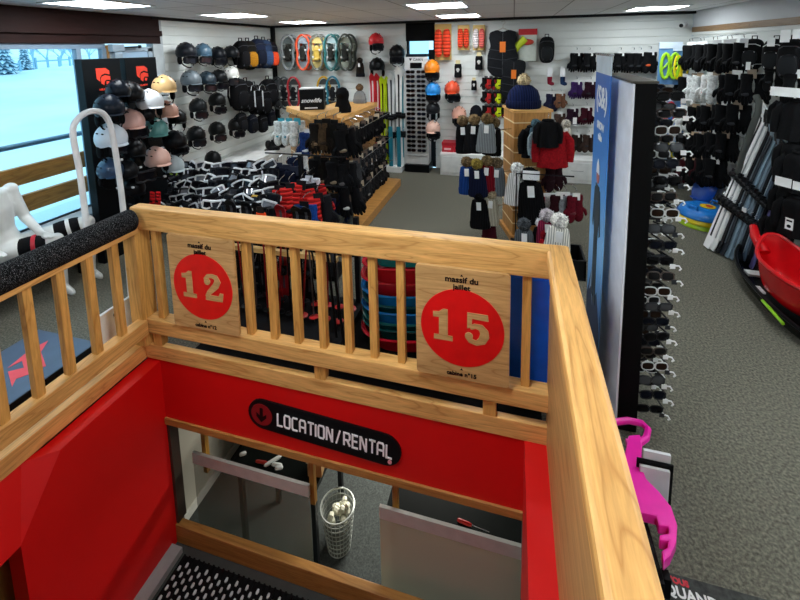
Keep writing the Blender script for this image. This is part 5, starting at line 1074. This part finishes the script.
MB().prism([(.24, .45), (.3, .7), (.36, .5), (.3, .56)], (-.0015, 0, 0), (0, 1, 0), (0, 0, 1), (-.0005, 0, 0)).build('printed_snow', mat('#9fb8d0', .5), t)
t = thing('display_slab', 'tall display slab, white on its broad side and black on its end', 'display stand', (.61, 2.40, 0))
MB().box(.012, 0, 0, .115, .64, 2.04).build('core', mat('#020203', .6), t, bevel=.003); MB().box(0, .004, .02, .011, .64, 2.035).build('white_face', mat('#e9eef6', .3), t); MB().box(-.002, -.004, 2.04, .12, .645, 2.052).build('top_cap', mat('#4a463c', .6), t)
m = MB()
for z in range(21): m.box(.116, .03, .12+z*.092, .122, .62, .125+z*.092)
m.build('side_slat', mat('#c9cccc', .4), t)
for r in range(21):
    for c in range(3):
        z = 1.97-r*.092; lc = ['#0b0b0e', '#2a1c14', '#101420', '#1a1a1c', '#4a4c50'][(r*3+c) % 5]
        inst('sunglasses_hooked', 'sunglasses on the dark slab, %s row from the top, %s' % (ORD[r], ['stairwell end', 'middle column', 'far end'][c]), 'sunglasses', (.80+.012*(r % 2)+.02*c, 2.45+c*.21, z), (random.uniform(-.15, .15), 0, .22+random.uniform(-.12, .12)), 'sunglasses on the side of the dark slab', {'lens': mat(lc, .06, .2), 'frame': mat(['#111114', '#2a2c30', '#3a2c24', '#15161a', '#d4d6d6'][(r*2+c) % 5], .3), 'price_tag': mat(['#eceeee', '#eceeee', '#2a2c30'][(r+c) % 3], .5)}, 1.12)
t = thing('sunglasses_case', 'white and black cards stacked at the foot of the dark slab', 'cards', (.70, 2.0, 0))
MB().box(-.07, 0, .0, .06, .015, .2).box(-.05, .03, .0, .07, .045, .26).build('white_card', mat('#dfe3e6', .5), t, bevel=.002); MB().box(-.08, .02, 0, .08, .028, .22).build('black_case', blackp, t, bevel=.002)
# pink sledge on its black stand and the printed floor mat
t = thing('black_stand', 'low black stand with a projecting tab under the pink sledge', 'stand', (.50, 1.60, 0)); MB().box(0, 0, 0, .12, .24, .1).box(.12, .02, 0, .15, .06, .1).build('block', mat('#0b0b0c', .5), t, bevel=.004)
zp = .14
t = thing('shovel_sledge', 'magenta plastic shovel sledge with a loop handle behind the wide handrail', 'sledge', (0, 0, zp))
def pz(px, py): q = PZ(px, py, zp); return (q.x, q.y)
out = [(628, 440), (640, 439), (642, 450), (641, 470), (646, 484), (659, 497), (671, 512), (677, 530), (676, 548), (670, 562), (663, 568), (661, 556), (667, 553), (668, 547), (659, 546), (659, 540), (668, 539), (668, 532), (658, 531), (656, 522), (640, 518), (630, 500), (622, 470)]
MB().prism([pz(*q) for q in out], (0, 0, -.02), (1, 0, 0), (0, 1, 0), (0, 0, .05)).build('blade', mat('#ff20b4', .3), t, bevel=.008)
hnd = [(612, 424), (628, 422), (642, 425), (648, 431), (646, 440), (638, 446), (626, 444)]
MB().tube([Vector((*pz(*q), .01)) for q in hnd], .017, 8).build('handle', mat('#ff20b4', .3), t, smooth=True)
t = thing('printed_mat', 'dark printed floor mat with white and red lettering by the wide handrail', 'mat', (.62, 1.3, 0)); MB().box(0, 0, 0, .42, .42, .008).build('pile', mat('#484a48', .9, kind='fabric'), t, bevel=.002)
for tx_, s_, c_, x_, y_ in (('QUAND LES', .052, '#f0f0ee', .16, .35), ('VOUS', .03, '#d02a3a', .08, .393)):
    o = link('lettering', text_mesh(tx_, s_, mat(c_, .6), .001, .0015), t); o.rotation_euler = (-PI/2+.0, 0, -.05); o.location = (x_, y_, .010)
# ------------------------------------------------------------------ right wall gloves
random.seed(41)
def rw(kind, lab, y, z, c, s=1.2, x=2.42, patch='#1c1d20', card='#e4e6e4', rz=None, c2=None, grp='gloves on the glove wall'):
    a = mat(c, .85, kind='fabric')
    inst(kind, lab, 'gloves', (x, y, z), (0, random.uniform(-.05, .05), -PI/2+.55+random.uniform(-.2, .2) if rz is None else rz), grp, {'glove': a, 'glove_b': mat(c2, .85, kind='fabric') if c2 else a, 'cuff': a, 'knuckle_patch': mat(patch, .5), 'header_card': mat(card, .5)}, s)
rows = [('top', (690, 44), (744, 41), ['b']*9), ('second', (682, 76), (752, 72), ['b', 'b', 'w', 'w', 'o', 'w', 'b', 'b', 'b']), ('third', (681, 107), (738, 103), ['w', 'w', 'w', 'b', 'b', 'b', 'b', 'b', 'b']), ('fourth', (684, 135), (726, 132), ['b']*9), ('lowest', (686, 160), (718, 158), ['b', 'r', 'b', 'b', 'r', 'b', 'b', 'b'])]
cm = {'b': ('#0c0d0f', 'black'), 'w': ('#d9dedd', 'white'), 'o': ('#e2e4e2', 'white orange-tagged'), 'r': ('#3a1218', 'dark red')}
for (nm, a, b, cs) in rows:
    pa, pb = PX(a[0], a[1], 2.42), PX(b[0], b[1], 2.42)
    for k, q in enumerate(cs):
        u = k/(len(cs)-1); y = pa.y+(pb.y-pa.y)*u; z = pa.z+(pb.z-pa.z)*u
        rw('gloves' if (k % 3 and q != 'w') else 'mittens', '%s gloves on the glove wall, %s row, %s from the room corner' % (cm[q][1], nm, ORD[k]), y, z, cm[q][0], 1.25, 2.42-.03*(k % 2), patch='#e4602c' if q == 'o' else '#2a2c30' if q == 'b' else '#c4c8c8', card='#eceeee' if nm == 'top' else ['#c8b090', '#e4e6e4', '#8a7a68'][k % 3])
def big(kind, lab, px, py, x, s, mats, cat, grp=None, rz=-PI/2+.6):
    p = PX(px, py, x); return inst(kind, lab, cat, p, (0, 0, rz), grp, mats, s)
blk = mat('#0e0f11', .7, kind='fabric'); bl2 = mat('#1a1c1f', .5)
big('backpack', 'black knee protector with white bands at the end of the top glove row', 754, 38, 2.5, (.8, .6, .72), {'pack_body': blk, 'front_pocket': bl2, 'compression_straps': mat('#e0e2e2', .5)}, 'protector', 'black protectors on the glove wall')
big('backpack', 'black back protector beside a bare patch of wall, with white label', 776, 38, 2.45, (.75, .6, .70), {'pack_body': blk, 'front_pocket': bl2, 'compression_straps': mat('#d8dada', .5)}, 'protector', 'black protectors on the glove wall')
big('backpack', 'black back protector highest at the frame edge', 794, 38, 2.4, (.8, .6, .8), {'pack_body': blk, 'front_pocket': bl2}, 'protector', 'black protectors on the glove wall')
big('mittens', 'puffy black mittens with white cuffs under the protectors', 774, 66, 2.5, .85, {'glove': blk, 'glove_b': blk, 'cuff': mat('#d8dada', .5)}, 'gloves', 'gloves on the glove wall')
big('mittens', 'puffy black mittens at the frame edge under the protectors', 796, 72, 2.4, 1.0, {'glove': blk, 'glove_b': blk}, 'gloves', 'gloves on the glove wall')
for i, (px, py, lab) in enumerate([(771, 42, 'white label card beside the protectors'), (785, 36, 'white label card pinned over the middle protector'), (797, 34, 'white label card over the frame-edge protector'), (748, 66, 'white label card at the end of the top glove row'), (785, 92, 'wide white header card over the black trousers'), (783, 182, 'wide white price card low on the black trousers'), (797, 186, 'white price card at the frame edge on the black trousers'), (789, 224, 'upright white tag with a dark mark on the black bag'), (744, 210, 'small white card beside the ski bindings')]):
    p = PX(px, py, 2.28); w_, h_ = [(.03, .04), (.035, .055), (.03, .04), (.02, .04), (.11, .04), (.06, .04), (.03, .035), (.028, .05), (.02, .025)][i]
    t = thing('label_card', lab, 'label', p, (0, 0, -PI/2+.6)); MB().box(-w_, 0, -h_, w_, .003, h_).build('card', mat('#e9ebe9', .5), t)
    if i == 7: MB().prism([(.015*cos(k*PI/6), .015*sin(k*PI/6)-.02) for k in range(12)], (0, -.001, 0), d=(0, .001, 0)).box(-.02, -.001, .02, .02, 0, .035).build('mark', blackp, t)
for i, (px, py, s) in enumerate([(790, 97, .8), (800, 98, 1.0), (797, 140, .85), (803, 150, 1.0), (792, 185, .85), (801, 195, 1.0), (778, 215, .75)]):
    big('jacket', ['black ski trousers folded under the wide white card', 'black ski trousers at the frame edge under the wide white card', 'black jacket beside the leaning skis', 'black jacket with a white price card', 'black bag hanging low with an upright white tag', 'black bag low at the frame edge', 'black bag low beside the leaning skis'][i], px, py, 2.42, s, {'garment_body': blk, 'collar': blk}, 'garment', 'black goods by the skis')
# ------------------------------------------------------------------ leaning skis
sk = [('#ffffff', '#15171a', 'white leaning ski with black graphic, outermost toward the gloves', 'ski'), ('#f2f5f4', '#8a9092', 'pale grey leaning ski behind the white one', 'ski'), ('#1b1d20', '#c9cccc', 'black leaning ski with pale edge graphic', 'ski'), ('#2b3036', '#6a747c', 'dark grey leaning ski, third dark one from the white skis', 'ski'), ('#8098a8', '#566874', 'slate-blue broad leaning ski', 'ski'), ('#7c909e', '#3f4c58', 'slate-blue leaning ski with dark graphic', 'ski'), ('#1a1c20', '#5c6a76', 'black leaning ski between slate-blue ones', 'ski'), ('#56687a', '#9cacb8', 'blue-grey leaning ski toward the black bags', 'ski'), ('#14161a', '#4c565e', 'black leaning ski beside the purple one', 'ski'), ('#7a74b4', '#2a2a3a', 'purple leaning ski beside the red sledge', 'ski')]
for i, (c, g2, lab, kd) in enumerate(sk):
    bs_ = PZ(706+4.8*i, 247+2.2*i, .02); bx, by = bs_.x, bs_.y; txp = PX(771+2.6*i, 100+5*i, 2.56); dv = txp-bs_
    L0 = dv.length; lean = math.atan2(math.hypot(dv.x, dv.y), dv.z); rz_ = math.atan2(dv.y, dv.x)-PI/2
    inst('ski', lab, 'ski', (bx, by, 0.02), (-lean, 0, rz_), 'skis leaning on the glove wall', {'ski_body': mat(c, .25), 'top_graphic': mat(g2, .35)}, (1.2, 1, L0/1.62))
t = thing('leaning_tube', 'thick grey foam tube curving beside the white leaning ski', 'tube', PX(730, 190, 2.25)); b0 = PX(730, 190, 2.25)
pts = [PX(a, b, 2.3)-b0 for a, b in ((736, 178), (744, 150), (752, 128), (758, 112), (759, 102), (756, 96))]; MB().tube(pts, .028, 10).build('foam', mat('#4c504c', .8), t, smooth=True)
# ------------------------------------------------------------------ disc sledges, bob sledges
for i, (c, lab, z) in enumerate([('#a0c81c', 'lime-green disc sledge at the bottom of the pile', .035), ('#e8d020', 'yellow disc sledge in the middle of the pile', .095), ('#1a78cc', 'blue disc sledge on top of the pile, with round sticker', .155)]):
    mm_ = mat(c, .3); o = inst('disc', lab, 'sledge', (2.33, 5.72, z), (0, 0, .3*i), 'disc sledges by the skis', {'disc': mm_, 'handle': mm_}, (1.05, 1.05, 1.3))
    MB().lathe([(.272, -.028), (.276, -.018), (.272, -.008)], n=40, cap=False).build('edge_roll', mm_, o, smooth=True)
    if i == 2: MB().prism([(.08*cos(k*PI/10), .08*sin(k*PI/10)) for k in range(20)], (.02, -.02, .052), (1, 0, 0), (0, 1, 0), (0, 0, .003)).build('sticker', mat('#e8c020', .4), o); MB().prism([(.035*cos(k*PI/6), .035*sin(k*PI/6)) for k in range(12)], (.03, -.03, .056), (1, 0, 0), (0, 1, 0), (0, 0, .003)).build('sticker_mark', mat('#d84a1c', .4), o)
inst('disc', 'royal blue disc sledge standing on edge against the wall behind the pile', 'sledge', (2.52, 6.25, .3), (0, -1.2, 0), 'disc sledges by the skis', {'disc': mat('#1450b8', .3), 'handle': mat('#1450b8', .3)}, .95)
def bob(lab, x, y, z, w_, l_, h_, c, rot=0, trim=None):
    t = thing('bob_sledge', lab, 'sledge', (x, y, z), (0, 0, rot)); mm_ = mat(c, .22)
    def hull(u, v):
        a = 2*PI*u; ca, sa = cos(a), sin(a); r = (.72+.28*v**.5); yy = l_*r*math.copysign(abs(sa)**.8, sa); xx = w_*r*math.copysign(abs(ca)**.7, ca)*(1-.35*max(0, sa)**2)
        return (xx, yy, h_*v**1.3+h_*.45*max(0, sa)**3*v)
    MB().sheet(hull, 40, 7).build('hull', mm_, t, smooth=True, solid=.008)
    MB().sheet(lambda u, v: (w_*.72*v*math.copysign(abs(cos(2*PI*u))**.7, cos(2*PI*u))*(1-.35*max(0, sin(2*PI*u))**2), l_*.72*v*math.copysign(abs(sin(2*PI*u))**.8, sin(2*PI*u)), .004), 40, 2).build('bottom', mm_, t, solid=.006)
    MB().tube([hull(k/40, 1) for k in range(40)], .016, 6, closed=True).build('rim', mat(trim or c, .3), t, smooth=True)
    return t
bs = bob('long black bob sledge with a lime-green edge lying beside the skis', 2.33, 4.0, .0, .29, .78, .14, '#0d0e10', -.05, '#0f1012')
m = MB(); m.tube([(-.305, -.50+.1*k, .125) for k in range(4)], .013, 6); m.build('green_edge', mat('#8cc81c', .4), bs, smooth=True)
MB().box(-.22, .25, .10, -.1, .34, .12).box(-.28, -.1, .13, -.24, .0, .145).build('white_label', mat('#dfe2e2', .4), bs)
rs = bob('glossy red bob sledge lying on the black one', 2.27, 3.85, .15, .23, .40, .26, '#d01018', 0)
MB().tube([(-.1, .30, .24), (-.12, .42, .34), (-.1, .50, .40)], [.05, .04, .03], 10).build('grip_arm', mat('#d01018', .22), rs, smooth=True)
# ------------------------------------------------------------------ window side: gate, display mat, mannequin
t = thing('antitheft_gate', 'white hoop-shaped security gate with a base panel beside the foam-wrapped rail', 'security gate', (-2.9, 2.2, 0))
def gp(px, py): q = PX(px, py, -2.9); return Vector((0, q.y-2.2, q.z))
arc = [(100, 372), (90, 260), (81, 180), (73, 135), (77, 120), (88, 112), (100, 112), (108, 120), (113, 138), (121, 190), (128, 260), (135, 345)]
P = [gp(*q) for q in arc]; P[0].z = .02; P[-1].z = .02
Q = []
for i in range(len(P)-1):
    for k in range(4):
        u = k/4; a = P[max(i-1, 0)]; b, c = P[i], P[i+1]; d = P[min(i+2, len(P)-1)]
        Q.append(.5*((2*b)+(c-a)*u+(2*a-5*b+4*c-d)*u*u+(3*b-a-3*c+d)*u**3))
Q.append(P[-1])
MB().tube(Q, .021, 10).build('hoop', mat('#e6e8e8', .35), t, smooth=True)
MB().box(-.012, -.10, .06, .012, .17, .34).build('base_panel', mat('#f0f0ee', .35), t, bevel=.004); MB().tube([(.012, .02, .28), (.02, .02, .28)], .02, 14).build('knob', blackp, t, smooth=True)
MB().box(-.05, -.2, 0, .05, .22, .025).build('foot_plate', whitep, t, bevel=.003); MB().tube([(0, -.15, .02), (0, -.15, .05)], .02, 8).tube([(0, .18, .02), (0, .18, .05)], .02, 8).build('bolt', darkmetal, t)
t = thing('logo_mat', 'thick slate-blue display mat with a pink-red emblem and black sides by the stair railing', 'mat', (-3.28, 1.35, 0))
MB().box(-.3, -.78, 0, .3, .78, .095).build('slab', mat('#0c0d0f', .6), t, bevel=.006); MB().box(-.295, -.775, .095, .295, .775, .1).build('top', mat('#4e6078', .4), t)
def mz(px, py): q = PZ(px, py, .1); return (q.x+3.28, q.y-1.35)
MB().prism([mz(*q) for q in [(48, 341), (40, 345), (30, 350), (8, 368), (22, 361), (24, 368), (8, 372), (12, 387), (16, 379), (30, 374), (46, 366), (41, 352)]], (0, 0, .1), (1, 0, 0), (0, 1, 0), (0, 0, .003)).build('emblem', mat('#e8525c', .5), t)
MB().box(.29, .66, .02, .305, .72, .05).build('clip', chrome, t)
# bench and mannequin
t = thing('black_bench', 'low black bench under the white mannequin by the window', 'bench', (-4.4, 2.35, 0)); MB().box(-.22, -.7, .30, .25, .75, .38).build('seat', mat('#0d0d0f', .6), t, bevel=.01)
for y in (-.6, .62): MB().box(-.18, y, 0, -.12, y+.05, .30).box(.1, y, 0, .16, y+.05, .30).build('leg', blackp, t)
t = thing('mannequin', 'glossy white mannequin sitting on the black bench with black knee braces', 'mannequin', (0, 0, 0))
def body():
    m = MB(); hip = Vector((-4.42, 2.42, .50)); W = lambda x, y, z: Vector((x, y, z))
    m.ell(hip+W(0, .03, 0), (.13, .20, .12), 16, 10)
    m.tube([hip+W(0, .02, .02), hip+W(-.02, .0, .18), hip+W(-.03, -.02, .38), hip+W(-.03, -.03, .54), hip+W(-.03, -.03, .60)], [.13, .115, .14, .12, .05], 16, 1.25)
    m.tube([hip+W(-.03, -.03, .58), hip+W(-.03, -.03, .68)], [.055, .05], 12)
    for s_, knee, foot in ((-1, W(-4.08, 2.66, .53), W(-4.15, 2.72, .05)), (1, W(-4.08, 2.96, .58), W(-4.16, 3.0, .05))):
        h = hip+W(.02, s_*.10+.03, 0); m.tube([h, h.lerp(knee, .5), knee], [.095, .085, .066], 14)
        m.ell(knee, (.066, .066, .07), 12, 8); m.tube([knee, knee.lerp(foot, .3), foot], [.062, .062, .04], 12)
        m.ell(foot+W(-.0, 0, -.0), (.045, .04, .05), 10, 6); m.tube([foot+W(-.01, 0, -.01), foot+W(.09, -.03, -.02), foot+W(.18, -.05, -.03), foot+W(.215, -.06, -.035)], [.045, .042, .034, .018], 10, .7)
        sh = hip+W(-.03, s_*.19-.03, .52); el = sh+W(.06, s_*.05, -.28); ha = W(-4.17, 2.42+s_*.18, .62)
        m.ell(sh, (.06, .065, .065), 10, 6); m.tube([sh, el, ha], [.055, .045, .032], 10); m.tube([ha, ha+W(.08, .0, -.01)], [.035, .03], 8, .5)
        for k in range(4): m.tube([ha+W(.06, (k-1.5)*.018, -.01), ha+W(.14-abs(k-1.5)*.01, (k-1.5)*.02, -.03)], [.010, .008], 6)
    return m
bo = body().build('figure', mat('#e2e4e0', .35), t, smooth=True)
rmm = bo.modifiers.new('r', 'REMESH'); rmm.mode = 'VOXEL'; rmm.voxel_size = .012; rmm.use_smooth_shade = True
smm = bo.modifiers.new('s', 'SMOOTH'); smm.iterations = 4; smm.factor = .5
for s_, knee, h in ((-1, Vector((-4.08, 2.66, .53)), Vector((-4.40, 2.35, .5))), (1, Vector((-4.08, 2.96, .58)), Vector((-4.40, 2.55, .5)))):
    d = (h-knee).normalized(); 
    b = MB().tube([knee+d*.06, knee+d*.10, knee+d*.2, knee+d*.25], [.078, .086, .092, .088], 16).build('knee_brace', mat('#0c0c0e', .7, kind='fabric'), t, smooth=True)
    MB().tube([knee+d*.13, knee+d*.16], .096, 16).build('brace_stripe', mat('#e6e6e2' if s_ > 0 else '#c01c30', .5), b, smooth=True)
    MB().tube([knee+Vector((-.01, .0, -.03)), knee+Vector((-.03, .03, -.13))], [.074, .072], 16).build('lower_band', mat('#0c0c0e', .7, kind='fabric'), b, smooth=True)
